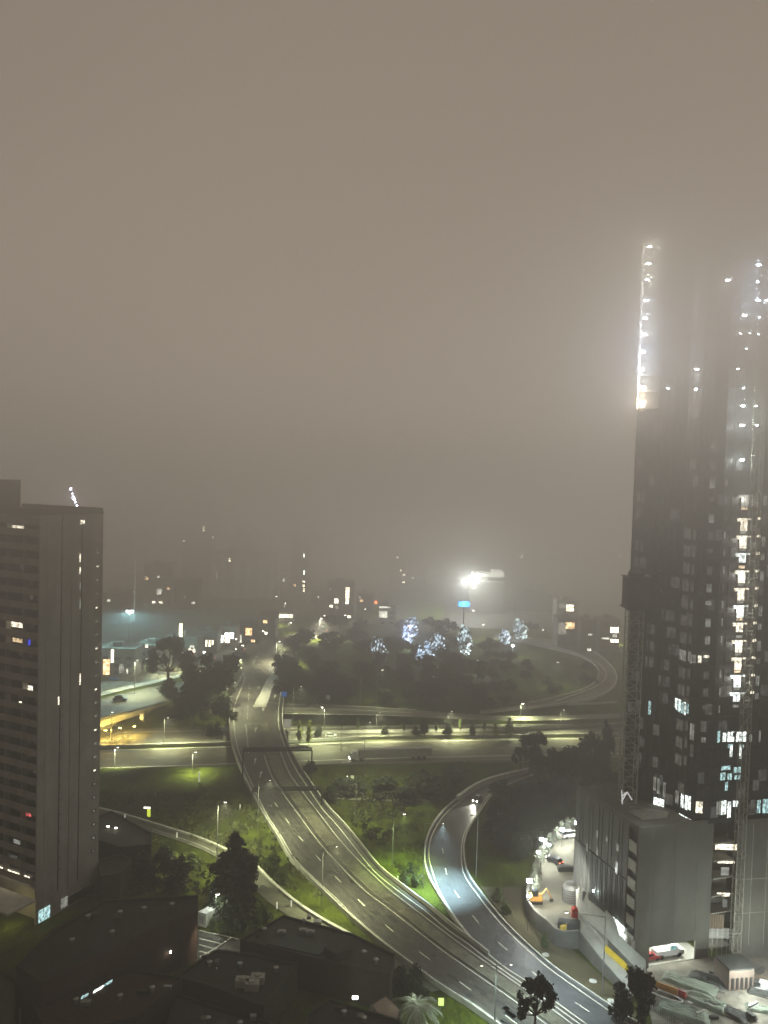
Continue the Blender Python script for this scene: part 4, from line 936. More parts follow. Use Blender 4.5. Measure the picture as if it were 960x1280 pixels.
# ------------------------------------------------------------------ right tower: podium
A, B, C_ = G(722, 985, 28), G(798, 1038, 28), G(892, 1027, 28)
A0, B0, C0 = [V((p.x, p.y, 0)) for p in (A, B, C_)]
def nrm(P, Q):
    n = V((Q.y-P.y, P.x-Q.x, 0)).normalized()
    return n if n.dot(-P) > 0 else -n
nAB, nBC = nrm(A0, B0), nrm(B0, C0)
Bs = W(A0, B0, 785, 1080); Bs = V((Bs.x, Bs.y, 0))
POD = thing('podium_building', 'grey concrete and metal podium under the right tower with an open vehicle bay', 'podium building', tuple(B0))
POD['org'] = tuple(B0)
cl = MB(); cl.wbox(A0, Bs, 7.0, 28, .3)
L_ = (Bs-A0).length; k = 0
while k*.62 < L_:
    q = A0+(Bs-A0).normalized()*k*.62
    if k % 3 != 1: cl.obox(q+nAB*.2+V((0, 0, 17.5 if k % 2 else 11.8)), (Bs-A0).normalized()*.07, nAB*.07, (0, 0, 10.4 if k % 2 else 4.6))
    k += 1
cl.build('cladding', 'cladding', POD)
MB().wbox(A0, Bs, 16.6, 16.8, .2, .22).build('seam', 'black', POD)
for x0, y0, x1, y1 in ((734.5, 1054, 736.5, 1064), (747, 1038, 749, 1047), (747, 1059, 749, 1069), (759, 1045, 761, 1052), (772, 1055, 775, 1064), (771, 1077, 774, 1092)):
    facewin(POD, A0, Bs, nAB, x0, y0, x1, y1, 'w_mid', 'slot_window', off=.3)
MB().wbox(Bs, B0, 1.5, 28, .3, -.6).build('stair_wall', 'steel_dark', POD)
for k in range(6):
    zt = 25.2-k*3.7
    MB().wbox(Bs+(B0-Bs)*.1, B0-(B0-Bs)*.04, zt-2.1, zt, .25, .05).build('stair_panel', 'panel_white', POD)
# front wall with the bay opening
u = (C0-B0); Lc = u.length; ud = u.normalized()
a1 = W(B0, C0, 811, 1190); a2 = W(B0, C0, 868, 1190); zt = W(B0, C0, 840, 1179).z; zb_ = W(B0, C0, 840, 1203).z
a1 = V((a1.x, a1.y, 0)); a2 = V((a2.x, a2.y, 0))
fw = MB(); fw.wbox(B0, C0, zt, 28, .3); fw.wbox(a2, C0, 0, zt, .3); fw.wbox(B0, a1, 0, zt, .3); fw.wbox(a1, a2, 0, zb_, .3); fw.build('front_wall', 'panel', POD)
jn = MB()
for f in (.22, .5, .8): q = B0+u*f; jn.obox(q+nBC*.16+V((0, 0, 17)), ud*.03, nBC*.02, (0, 0, 11))
jn.wbox(B0, C0, 11.5, 11.57, .02, .16); jn.build('panel_joints', 'concrete_dark', POD)
bay = MB(); bay.wbox(B0-nBC*6, a2-nBC*6+ud*2, 0, zt+.8, .2); bay.obox((a1+a2)/2-nBC*3+V((0, 0, zb_-.15)), ud*8, nBC*3, (0, 0, .1)); bay.obox((a1+a2)/2-nBC*3+V((0, 0, zt+.75)), ud*8, nBC*3, (0, 0, .08))
bay.build('vehicle_bay', 'concrete_pale', POD)
for f in (.25, .6, .9):
    q = a1.lerp(a2, f)-nBC*2.6+V((0, 0, zt+.45)); MB().obox(q, ud*.9, nBC*.1, (0, 0, .05)).build('ceiling_light', 'lamp_white', POD); light(q-V((0, 0, .3)), 1300, (.93, 1, .93), .4, parent=POD)
# recess with the goods hoist shaft, then the right block
D0 = W(A0, B0, 0, 0); E0 = G(923, 1028, 28); E0.z = 0; F0 = G(1075, 1020, 28); F0.z = 0
MB().wbox(C0-nBC*3.5, E0-nBC*3.5+ud*.5, 0, 28, .2).build('recess_wall', 'concrete_dark', POD)
for zf in (2.2, 9.3, 12.8, 16.4, 20., 23.6): MB().obox((C0+E0)/2-nBC*1.8+V((0, 0, zf)), ud*2.4, nBC*1.6, (0, 0, .12)).build('recess_floor', 'concrete', POD)
for x0, y0, x1, y1, m in ((894, 1055, 921, 1062, 'w_cream'), (897, 1076, 918, 1079, 'w_cream'), (901, 1084, 911, 1094, 'w_mid'), (896, 1116, 912, 1120, 'w_cream'), (903, 1124, 909, 1134, 'w_dim')):
    facewin(POD, C0-nBC*.6, E0-nBC*.6, nBC, x0, y0, x1, y1, m, 'shaft_window')
pl_ = MB()
for k in range(7): pl_.obox(C0.lerp(E0, .08+.1*k)-nBC*.9+V((0, 0, 7.)), ud*.22, nBC*.04, (0, 0, 1.5))
pl_.build('plywood_hoarding', 'ply', POD)
sc_ = MB()
for zf in (4.3, 5.0, 5.7): sc_.tube([C0-nBC*.4+V((0, 0, zf)), E0-nBC*.2+V((0, 0, zf))], .05, 4)
for k in range(6): q = C0.lerp(E0, k/5)-nBC*.3; sc_.tube([q+V((0, 0, .2)), q+V((0, 0, 6))], .05, 4)
sc_.build('scaffold_rail', 'white', POD)
MB().wbox(C0-nBC*1.2, E0-nBC*1.2, 3.4, 5.6, .1).build('white_screen', 'panel_white', POD)
bw_ = MB(); bw_.wbox(E0, F0, 0, 28, .3); bw_.build('side_wall', 'panel', POD)
jn = MB()
for f in (.12, .24, .36): q = E0.lerp(F0, f); jn.obox(q+nBC*.17+V((0, 0, 15)), ud*.04, nBC*.02, (0, 0, 12.5))
for zz in (9.2, 16.2): jn.wbox(E0, F0, zz, zz+.09, .03, .17)
jn.build('panel_joints', 'concrete_pale', POD)
MB().wbox(E0, E0+ud*30, 5.0, 5.25, .3, .2).build('white_ledge', 'panel_white', POD)
# roof slab, edge upstand
back = V((6, 30, 0))
rf = MB(); rf.prism([A0, Bs, B0, C0, C0-nBC*3.4, E0-nBC*3.4, E0, F0, F0+back, V((G(800, 985, 28).x, G(800, 985, 28).y, 0)), V((G(760, 978, 28).x, G(760, 978, 28).y, 0))], 27.6, 28.0); rf.build('roof', 'concrete_dark', POD)
up = MB(); up.wbox(A0, B0, 28, 28.9, .3); up.wbox(B0, C0, 28, 28.5, .3); up.wbox(E0, F0, 28, 28.5, .3); up.build('parapet', 'concrete_dark', POD)
bk = MB(); bk.prism([A0+V((2, 2, 0)), F0+V((0, 6, 0)), F0+back, V((G(800, 985, 28).x, G(800, 985, 28).y, 0))], 0, 27.5); bk.build('core', 'concrete_dark', POD)
# pale ramp wall in front of the metal facade, with dark slots
A1, B1 = A0+nAB*3.6, B0+nAB*3.2
rw_ = MB(); rw_.poly([W(A1, B1, x, y) for x, y in ((720, 1112), (728, 1109), (768, 1148), (774, 1168), (783, 1178), (807, 1200), (807, 1240), (801, 1240), (801, 1216), (762, 1176), (720, 1138))])
rw_.build('ramp_wall', 'concrete_pale', POD)
sl = MB(); sl.poly([W(A1+nAB*.06, B1+nAB*.06, x, y) for x, y in ((735, 1114), (757, 1134), (756, 1141), (735, 1124))]); sl.poly([W(A1+nAB*.06, B1+nAB*.06, x, y) for x, y in ((728, 1114), (733, 1116), (728, 1128))])
sl.build('opening', 'black', POD)
sl = MB(); A2, B2 = A1-nAB*.2, B1-nAB*.2; sl.poly([W(A2, B2, x, y) for x, y in ((760, 1172), (801, 1212), (801, 1240), (760, 1200))]); sl.build('underside', 'concrete_dark', POD)
for x0, y0, x1, y1 in ((766, 1152, 781, 1160), (769, 1163, 782, 1169)): facewin(POD, A0+nAB*.4, Bs+nAB*.4, nAB, x0, y0, x1, y1, 'w_white', 'strip_window', off=.1)
lf = MB(); lf.wbox(A0, Bs, 5.6, 6.8, .2, -.3); lf.build('lit_soffit', 'w_mid', POD)
for f in (.1, .3, .5, .7, .95): q = A0.lerp(Bs, f); MB().obox(q+V((0, 0, 3.5)), (.3, 0, 0), (0, .3, 0), (0, 0, 3.5)).build('column', 'concrete_pale', POD)
MB().obox(B0+nAB*.3+V((0, 0, 3)), (.35, 0, 0), (0, .35, 0), (0, 0, 3.)).build('column', 'concrete_pale', POD)
q = W(A0, Bs, 747, 1113)+nAB*1.; light(q, 900, (.8, 1, .95), .15, parent=POD); MB().obox(q, (.12, 0, 0), (0, .12, 0), (0, 0, .12)).build('wall_lamp', 'lamp_cool', POD)

# ------------------------------------------------------------------ right tower: shaft of floors
TP = [G(779, 993, 28), G(812, 1003, 28), G(841, 1012, 28), G(856, 1021, 28), G(870, 1027, 28), G(886, 1028, 28), G(908, 1025, 28), G(1060, 1017, 28)]
TP = [V((p.x, p.y, 0)) for p in TP]
TB = [TP[-1]+V((4, 26, 0)), TP[0]+V((9.5, 27, 0))]
TOW = thing('residential_tower', 'unfinished dark glass tower with a curved corner fading into the fog', 'tower', (TP[4].x, TP[4].y, 28))
ZA, ZB, FH = 28.2, 172., 3.5
outl = TP+TB
MB().prism(outl, ZA, ZB).build('glass_facade', 'glass', TOW)
cen = sum(outl, V((0, 0, 0)))/len(outl)
def grow(pts, d):
    out = []; n = len(pts)
    for k in range(n):
        a = (pts[k]-pts[k-1]).normalized(); b = (pts[(k+1) % n]-pts[k]).normalized()
        na, nb = V((a.y, -a.x, 0)), V((b.y, -b.x, 0))
        if na.dot(pts[k]-cen) < 0: na = -na
        if nb.dot(pts[k]-cen) < 0: nb = -nb
        out.append(pts[k]+(na+nb).normalized()*d)
    return out
gr = grow(outl, .16); k = 0; z = ZA
while z < ZB:
    MB().prism(gr, z-.55, z+.28).build('floor_slab', 'slab', TOW); z += FH
mu = MB()
for k in range(len(TP)-1):
    P, Q = TP[k], TP[k+1]; n = nrm(P, Q); L_ = (Q-P).length; m_ = max(2, int(L_/1.5)); tdir = (Q-P).normalized()
    for j in range(m_):
        q = P+(Q-P)*(j/m_); wd = .35 if random.random() < .3 else .07
        if k < 2 and j % 2: wd = .22
        mu.obox(q+n*.08+V((0, 0, (ZA+ZB)/2)), tdir*wd, n*.06, (0, 0, (ZB-ZA)/2))
mu.build('mullions', 'mullion', TOW)
def tw_(x0, y0, x1, y1, m, name='window', off=.2, frame=None):
    if frame is None: frame = (x1-x0) > 3.5 and (y1-y0) > 5
    cx, cy = (x0+x1)/2, (y0+y1)/2
    for k in range(len(TP)-1):
        P, Q = TP[k], TP[k+1]; p = W(P, Q, cx, cy); f = (V((p.x, p.y, 0))-P).dot(Q-P)/(Q-P).length_squared
        if 0 <= f <= 1: return facewin(TOW, P, Q, nrm(P, Q), x0, y0, x1, y1, m, name, off=off, frame=frame)
rt = random.Random(4)
lean = lambda y: (900-y)*.042
for k in range(14):        # pairs of panes at the curved corner
    y = 662+21.7*k
    x = 849.5+lean(y)-1
    if y > 960: break
    m = 'w_cool' if k == 10 else ('w_mid' if k in (7,) else 'w_dim')
    tw_(x-2, y-2, x+7, y+12, m); tw_(x+9, y, x+13, y+13, m)
for x0, y0, x1, y1, m in ((863, 818, 866, 829, 'w_mid'), (867, 818, 871, 829, 'w_mid'), (873, 819, 878, 829, 'w_cream'), (879, 819, 886, 822, 'w_cream'), (844, 873, 853, 888, 'w_white'), (855, 877, 859, 894, 'w_white'),
    (863, 904, 869, 925, 'w_mid'), (863, 930, 868, 946, 'w_dim'), (876, 921, 882, 928, 'w_mid'), (797, 874, 802, 892, 'w_dim'), (811, 876, 814, 893, 'w_cool'), (800, 896, 805, 911, 'w_dim'), (817, 905, 825, 919, 'w_dim'), (798, 920, 803, 932, 'w_dim'),
    (817, 970, 821, 988, 'w_mid'), (822, 973, 825, 992, 'w_mid'), (829, 977, 833, 998, 'w_mid'), (817, 997, 831, 1014, 'w_white'), (845, 988, 850, 1005, 'w_mid'), (852, 992, 856, 1010, 'w_white'), (857, 994, 860, 1012, 'w_white'), (861, 995, 864, 1012, 'w_white'), (869, 1001, 878, 1016, 'w_cream'), (850, 1018, 856, 1023, 'w_white'), (857, 1021, 860, 1026, 'w_white'), (861, 1023, 865, 1029, 'w_white'),
    (937, 999, 943, 1015, 'w_dim'), (945, 999, 950, 1016, 'w_cool'), (952, 998, 962, 1016, 'w_cool'), (940, 974, 948, 988, 'w_dim'), (894, 1001, 900, 1018, 'w_mid'), (896, 914, 899, 928, 'w_cool'),
    (902, 915, 907, 927, 'w_white'), (908, 914, 917, 927, 'w_white'), (919, 914, 932, 927, 'w_white'), (911, 931, 915, 946, 'w_white'), (923, 930, 927, 948, 'w_white'), (936, 918, 939, 927, 'w_mid'), (948, 913, 950, 927, 'w_mid'), (924, 931, 929, 934, 'w_cool'), (909, 930, 915, 934, 'w_cool'),
    (900, 1000, 907, 1018, 'w_white'), (908, 1001, 913, 1022, 'w_white'), (915, 1000, 922, 1008, 'w_white'), (780, 990, 782, 1002, 'w_mid'), (795, 945, 800, 960, 'w_dim')):
    tw_(x0, y0, x1, y1, m)
# teal lit floor where the hoist meets the tower
for x0, y0, x1, y1 in ((901, 957, 912, 962), (899, 965, 906, 975), (908, 966, 914, 975), (905, 977, 909, 988), (916, 958, 926, 966), (917, 968, 925, 974)): tw_(x0, y0, x1, y1, 'w_cool' if rt.random() < .5 else 'w_teal')
for k in range(16):        # single panes right of the corner
    y = 556+21.7*k; x = 880+lean(y)*.75; 
    if k in (12,): continue
    tw_(x-3, y, x+4, y+(5 if k % 3 == 0 else 11), 'w_mid' if k in (0, 2, 4, 8, 9, 10, 11) else 'w_dim')
    tw_(x+17, y, x+18.4, y+9, 'w_mid' if k % 4 else 'w_dim')
for k in range(15):        # the lit hoist landings, one each floor
    y = 553+21.7*k+(8 if k > 3 else 0); x = 914+lean(y)
    if y > 885: break
    if k > 2:
        m = 'w_white' if k in (6, 9, 13, 14) else ('w_cream' if rt.random() < .88 else 'w_mid')
        tw_(x-5, y, x+14, y+1.9, m, off=.5); tw_(x-.8, y+2, x+8.5, y+(16 if k % 4 != 2 else 12), m, off=.3, frame=True)
        tw_(x+12.4, y+2, x+13.6, y+15, 'w_mid', off=.4)
        tw_(x-5, y+1, x-1.5, y+4, m, off=.55)
    if k > 2: tw_(x+27, y+1, x+32, y+(14 if k % 2 else 9), 'w_mid' if k % 4 else 'w_dim'); 
    if k > 3: tw_(x+22, y-1, x+26, y+2, 'w_cream')
    if k > 2: tw_(x+14, y+9, x+20, y+11, 'w_mid', off=.5); tw_(x+14, y+14, x+21, y+15.5, 'w_dim', off=.5); tw_(x-.5, y+15.5, x+7, y+19, 'w_mid' if k % 3 else 'w_warm', off=.3)
    if k % 2 and k > 2: q_ = W(TP[6], TP[7], x+4, y+6)+nrm(TP[6], TP[7])*1.3; light(q_, 700, (1, .96, .85), .3, parent=TOW)
def towerlamp(px, py, label, e, c, m='lamp_cool', s=.3, off=1.2, grp='work lamps up the right tower'):
    for k in range(len(TP)-1):
        P, Q = TP[k], TP[k+1]; p = W(P, Q, px, py); f = (V((p.x, p.y, 0))-P).dot(Q-P)/(Q-P).length_squared
        if 0 <= f <= 1: break
    else: return
    n = nrm(P, Q); q = p+n*off
    t = thing('work_lamp', label, 'work lamp', tuple(q), grp); MB().obox(q, (s, 0, 0), (0, s*.4, 0), (0, 0, s*.45)).build('lamp_head', m, t); MB().tube([q, q-n*off], .04, 4).build('bracket', 'steel_dark', t)
    if e: light(q+n*.4, e, c, .3, parent=t)
for (px, py, e, s) in ((922, 575, 1500, .35), (922, 532, 1500, .38), (923, 508, 1200, .32), (924, 486, 500, .2), (941, 508, 200, .22), (941, 532, 200, .24)):
    towerlamp(px, py, 'white work lamp on the tower in the row above the lit hoist landings', e, (.9, 1, .97), s=s, grp='white lamps above the hoist landings')
for (px, py, e, s) in ((944, 333, 5200, .4), (943, 354, 5200, .35), (943, 377, 6500, .4), (953, 377, 800, .3), (944, 398, 900, .25)):
    towerlamp(px, py, 'blue white work lamp near the top right of the tower, blurred by fog', e, (.55, .72, 1), s=s, grp='blue white lamps at the top right')
for (px, py, e, s, lb) in ((907, 352, 1500, .4, 'lone white lamp high on the tower, left of the blue white ones'), (925, 396, 700, .4, 'white lamp under the blue white lamps'), (877, 462, 300, .35, 'lone lamp in the middle of the foggy facade'), (876, 487, 150, .3, 'tall narrow lamp below the lone lamp'), (838, 486, 100, .2, 'faint lamp near the lit strip foot'),
                       (920, 418, 60, .15, 'faint small lamp, left of three in the fog'), (932, 418, 60, .15, 'faint small lamp, middle of three in the fog'), (943, 419, 60, .15, 'faint small lamp, right of three in the fog'), (927, 437, 60, .15, 'faint small lamp below the three in the fog'), (917, 462, 60, .18, 'faint lamp above the white landing lamps')):
    towerlamp(px, py, lb, e, (1, 1, .95), s=s, grp=None) if False else towerlamp(px, py, lb, e, (1, 1, .95), s=s, grp='small lamps in the fog on the tower')
tw_(951, 291, 975, 303, 'w_white', off=.3)
M['w_faint2'] = glowmat('window_faint_cool', (.55, .6, .6), .13, .8, 1.2)
for k in range(95):
    seg_ = rt.choice((0, 0, 1, 1, 2, 4, 5, 6, 6, 6)); P, Q = TP[seg_], TP[seg_+1]; L_ = (Q-P).length; f = rt.uniform(.1, .9 if seg_ < 6 else .35); zf = ZA+FH*rt.randrange(0, 30)
    q = P.lerp(Q, f)+nrm(P, Q)*.1; MB().obox(V((q.x, q.y, zf+1.75)), (Q-P).normalized()*min(.9, L_*.25), nrm(P, Q)*.03, (0, 0, 1.1)).build('window', 'w_faint2' if rt.random() < .75 else 'w_dim', TOW)
# lit construction strip up the left edge: open concrete bays with a lamp on each level
Pz, Qz = TP[0], TP[1]; n0 = nrm(Pz, Qz); t0 = (Qz-Pz).normalized()
zlo = W(Pz, Qz, 800, 512).z; zhi = W(Pz, Qz, 812, 304).z
st = MB(); st.obox(Pz+t0*2.6+n0*.24+V((0, 0, (zlo+zhi)/2)), t0*2.2, n0*.06, (0, 0, (zhi-zlo)/2)); st.build('bay_wall', mat('lit_bay_concrete', (.07, .07, .068), .85, .35, .7), TOW)
ed = MB(); ed.obox(Pz+n0*.35+V((0, 0, (zlo+zhi)/2)), t0*.12, n0*.3, (0, 0, (zhi-zlo)/2)); ed.build('edge_column', 'panel_white', TOW)
z = zlo+.2
while z < zhi:
    MB().obox(Pz+t0*2.6+n0*.5+V((0, 0, z)), t0*2.3, n0*.3, (0, 0, .12)).build('bay_slab', 'concrete_dark', TOW); z += FH
for i, (px, py, c) in enumerate(((815.6, 310, 0), (814.4, 331, 0), (812.6, 351, 0), (811, 377, 1), (809.5, 399, 1), (808.5, 419, 1), (807, 441, 2), (805.5, 463, 1), (804.6, 485, 0), (803, 503, 3))):
    towerlamp(px, py, 'lamp on a level of the brightly lit strip up the left edge of the tower', 5600 if i else 9000, ((1, 1, .88), (.85, .9, 1), (.65, .75, 1), (1, .8, .6))[c], s=.42 if c != 3 else .25, off=1.2, m='lamp_cool' if c != 3 else 'lamp_dot', grp='lamps of the lit strip on the left edge')
for x0, y0, x1, y1, m in ((789, 500, 792, 510, 'w_white'), (793, 500, 799, 510, 'w_cream'), (800, 501, 808, 510, 'w_white'), (791, 489, 793, 497, 'w_mid'), (801, 482, 810, 488, 'w_orange'), (801, 490, 808, 497, 'w_orange'), (796, 482, 799, 496, 'w_dim'), (837, 484, 843, 486, 'w_mid'), (840, 503, 842, 512, 'w_dim')): tw_(x0, y0, x1, y1, m, off=.4)
for y in (341, 361, 387, 409, 430, 452, 472):
    x = 812.5-(y-341)*.055; tw_(x-2, y, x+2, y+7, 'w_mid', off=.35)

# ------------------------------------------------------------------ lattice masts
def lattice(t, p, z0, z1, w, m, name='lattice', seg=2.4, r=.12):
    mb = MB(); cs = [V((p.x+a*w/2, p.y+b*w/2, 0)) for a, b in ((-1, -1), (1, -1), (1, 1), (-1, 1))]
    for c in cs: mb.tube([c+V((0, 0, z0)), c+V((0, 0, z1))], r, 4)
    z = z0; k = 0
    while z < z1-seg*.5:
        for i in range(4):
            a, b = cs[i], cs[(i+1) % 4]
            if k % 2: a, b = b, a
            mb.tube([a+V((0, 0, z)), b+V((0, 0, z+seg))], r*.6, 3); mb.tube([a+V((0, 0, z)), b+V((0, 0, z))], r*.6, 3)
        z += seg; k += 1
    return mb.build(name, m, t)
p = G(784, 1001, 28); zt_ = ztop(p, 716, 787); t = thing('crane_mast', 'square lattice mast with a climbing frame standing at the left corner of the podium roof', 'crane mast', tuple(p))
lattice(t, p, 28, zt_-6, 3.0, 'mast')
cf = MB(); cf.box((p.x-2.2, p.y-2.2, zt_-7.6), (p.x+2.2, p.y+2.2, zt_-1.2)); cf.build('climbing_frame', 'netting', t)
for z in (zt_-7.4, zt_-1.0): MB().box((p.x-2.5, p.y-2.5, z), (p.x+2.5, p.y+2.5, z+.25)).build('platform', 'steel_dark', t)
MB().lathe((p.x, p.y, zt_-.8), [(1.7, 0), (1.8, .8), (1.3, 1.5), (.3, 1.9)], 10).build('cowl', 'steel_dark', t)
zz = MB(); q = G(779, 1003, 28); 
for a, b in (((778, 1006), (777, 988)), ((777, 996), (784, 990)), ((784, 990), (790, 1000)), ((777, 1002), (784, 990))):
    zz.tube([AT(*a, p.y-2.), AT(*b, p.y-2.)], .13, 4)
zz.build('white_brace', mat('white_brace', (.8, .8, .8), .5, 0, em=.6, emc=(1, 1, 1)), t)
p = G(915, 1222, .3); n6 = nrm(TP[6], TP[7]); t = thing('goods_hoist', 'lattice goods hoist mast running up the front of the right tower', 'goods hoist', tuple(p))
hp = V((E0.x, E0.y, 0))+n6*1.6-ud*.6; lattice(t, hp, 1., 150., 1.6, 'mast', seg=1.6, r=.07)
th = thing('hoist_enclosure', 'brown walled hoist enclosure with a dark top at the foot of the mast', 'enclosure', tuple(hp))
qs = [G(x, y, 4.2) for x, y in ((893, 1195), (912, 1213), (943, 1211), (938, 1201), (925, 1192))]
e_ = MB(); e_.prism(qs, .3, 4.0); e_.build('wall', mat('enclosure_wall', (.2, .16, .13), .8, .25, .6), th)
cq = sum(qs, V((0, 0, 0)))/5; MB().prism([q+(cq-q)*.03 for q in qs], 4.0, 4.25).build('roof', 'netting', th)
vb = MB()
for k in range(5): vb.wbox(qs[1].lerp(qs[2], .1+.18*k), qs[1].lerp(qs[2], .2+.18*k), .6, 2.6, .1, .06)
vb.build('shutter', 'steel_dark', th); MB().wbox(qs[0], qs[0].lerp(qs[1], .3), .6, 3.8, .1, -.1).build('white_panel', 'white', th)
# balcony terrace on the podium roof
t = thing('roof_terrace', 'glass railed terrace with pale slab on the podium roof beside the lattice mast', 'terrace', tuple(G(815, 1012, 28)))
P = [G(x, y, 28.4) for x, y in ((786, 1014), (806, 1010), (836, 1014), (834, 1021), (802, 1023))]; MB().prism(P, 28.05, 28.35).build('slab', 'concrete', t)
rl = MB()
for a, b in zip(P[:1]+P[3:], P[3:]+P[:1]):
    rl.tube([a+V((0, 0, 1.1)), b+V((0, 0, 1.1))], .05, 4)
    for k in range(8): q = a.lerp(b, k/7); rl.tube([q, q+V((0, 0, 1.1))], .03, 4)
rl.build('railing', 'steel', t)
light(G(822, 1018, 31.5), 380, (.9, 1, .9), .2, parent=t)

# ------------------------------------------------------------------ raised yard beside the podium
ypix = [(723, 1030), (708, 1031), (692, 1043), (678, 1062), (668, 1086), (661, 1108), (661, 1126), (670, 1141), (686, 1154), (700, 1166), (723, 1166)]
Y = [G(x, y, 3.) for x, y in ypix]; Yc = [V((p.x, p.y, 0)) for p in Y]
yd = MB(); yd.prism([(p.x, p.y) for p in Y]+[(A0.x, A0.y+1)], -.3, 3.); tag(yd.build('yard', 'yard'), kind='structure')
t = thing('retaining_wall', 'dark retaining wall with a kerb curving round the raised lit yard', 'retaining wall', tuple(Y[4]))
rw_ = MB(); cc = catmull(Y[1:], 40); wallalong(rw_, offset(cc, .3), .3, .55, -3.3); rw_.build('wall', 'concrete_dark', t)
cap = MB(); stripe(cap, offset(cc, .1), .5, .6); cap.build('kerb', 'concrete', t)
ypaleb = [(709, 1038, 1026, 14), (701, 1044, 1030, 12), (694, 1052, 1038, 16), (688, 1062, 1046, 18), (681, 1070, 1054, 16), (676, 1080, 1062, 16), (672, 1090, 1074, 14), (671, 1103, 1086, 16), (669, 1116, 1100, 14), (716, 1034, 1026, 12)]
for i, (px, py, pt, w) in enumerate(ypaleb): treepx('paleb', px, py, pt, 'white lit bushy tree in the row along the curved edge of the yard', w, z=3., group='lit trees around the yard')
yl = [(723, 1029, 2000, 'lamp at the podium corner of the yard', .5), (703, 1037, 1300, 'second lamp along the back of the yard', .35), (677, 1049, 900, 'lamp on the far left curve of the yard', .3), (662, 1101, 1300, 'lamp on the near left curve of the yard', .4), (661, 1120, 450, 'small lamp above the orange machine in the yard', .25), (686, 1056, 400, 'small lamp among the lit trees of the yard', .25), (673, 1065, 500, 'small lamp on the outer left of the yard', .25)]
for px, py, e, lb, s in yl:
    s *= 1.5; p = G(px, py, 7.5); t = thing('yard_lamp', 'white '+lb, 'yard lamp', (p.x, p.y, 3)); MB().tube([(p.x, p.y, 0 if px < 700 else 3), p], .07, 5).build('pole', 'steel_dark', t)
    MB().obox(p, (s, 0, 0), (0, s*.5, 0), (0, 0, s*.5)).build('lamp_head', 'lamp_cool', t); light(p+V((.3, -.3, -.3)), e*3.2, (.97, 1, .92), .2, parent=t)
light(G(705, 1100, 12), 9000, (1, .98, .86), .4, 'SPOT', 110, None, G(702, 1090, 3)).name = 'yard_flood_light'
cdup(cw, 713, 1046, .35, 'white van with a long flat roof at the back of the lit yard', 3.0, 1.25)
o = cdup(c_lit, 693, 1078, 2.2, 'dark car parked among the lit trees in the yard', 3.0)
for k in o.children: pass
t = thing('digger', 'small orange excavator at the left edge of the yard', 'excavator', tuple(G(670, 1128, 3)))
b_ = V(t['org']); MB().box(b_+V((-1.4, -1, .7)), b_+V((1.2, 1, 1.7))).build('body', 'orange', t)
cb = MB(); cb.box(b_+V((-.9, -.7, 1.7)), b_+V((.3, .5, 2.9))); cb.build('cab', 'car_glass', t); MB().tube([b_+V((.8, 0, 1.4)), b_+V((2.2, 0, 3.2)), b_+V((3.4, 0, 1.0))], [.22, .16, .12], 5).build('arm', 'orange', t)
for s in (-.8, .8): MB().tube([b_+V((-1.4, s, .35)), b_+V((1.3, s, .35))], .35, 8).build('track', 'tyre', t)
MB().obox(b_+V((3.4, 0, .7)), (.3, 0, 0), (0, .4, 0), (.1, 0, .3)).build('bucket', 'steel_dark', t)
t = thing('water_tank', 'round grey banded tank standing by the podium wall in the yard', 'tank', tuple(G(714, 1126, 3))); b_ = V(t['org'])
MB().lathe(b_, [(2., 0), (2., 3.2), (1.4, 3.9), (0, 4.1)], 20).build('body', 'steel', t)
bd = MB()
for k in range(6): bd.lathe(b_+V((0, 0, .4+k*.5)), [(2.03, 0), (2.06, .08), (2.03, .16)], 20)
bd.build('band', 'steel_dark', t)
p = G(718, 1146, 3); tag(MB().box(p+V((-.6, -.6, 0)), p+V((.6, .6, 1.9))).lathe(p+V((0, 0, 1.9)), [(.6, 0), (.4, .3), (0, .35)], 8).build('portable_toilet', 'red'), 'red portable toilet where the ramp leaves the yard', 'toilet')
p = G(704, 1163, 3.3); tag(MB().obox(p+V((0, 0, .5)), (.5, .3, 0), (-.2, .3, 0), (0, 0, .5)).tube([p+V((.6, 0, 0)), p+V((.6, 0, 1.6))], .08, 5).build('yellow_post_box', 'yellow'), 'small yellow post and box on the near edge of the yard', 'post')
p = G(711, 1160, 3.); tag(MB().obox(p+V((0, 0, .7)), (2.2, -.4, 0), (.3, 1, 0), (0, 0, .7)).obox(p+V((0, 0, 1.45)), (1.9, -.3, 0), (.2, .8, 0), (0, 0, .06)).build('skip_bin', 'steel_dark'), 'dark skip at the near end of the yard', 'skip')
p = G(707, 1088, 3.); tag(MB().obox(p+V((0, 0, .5)), (1.9, .2, 0), (0, .8, 0), (0, 0, .5)).obox(p+V((-.1, 0, 1.05)), (1.6, .1, 0), (0, .6, 0), (0, 0, .08)).build('pallet_stack', 'netting'), 'low dark stack in the middle of the lit yard', 'stack')
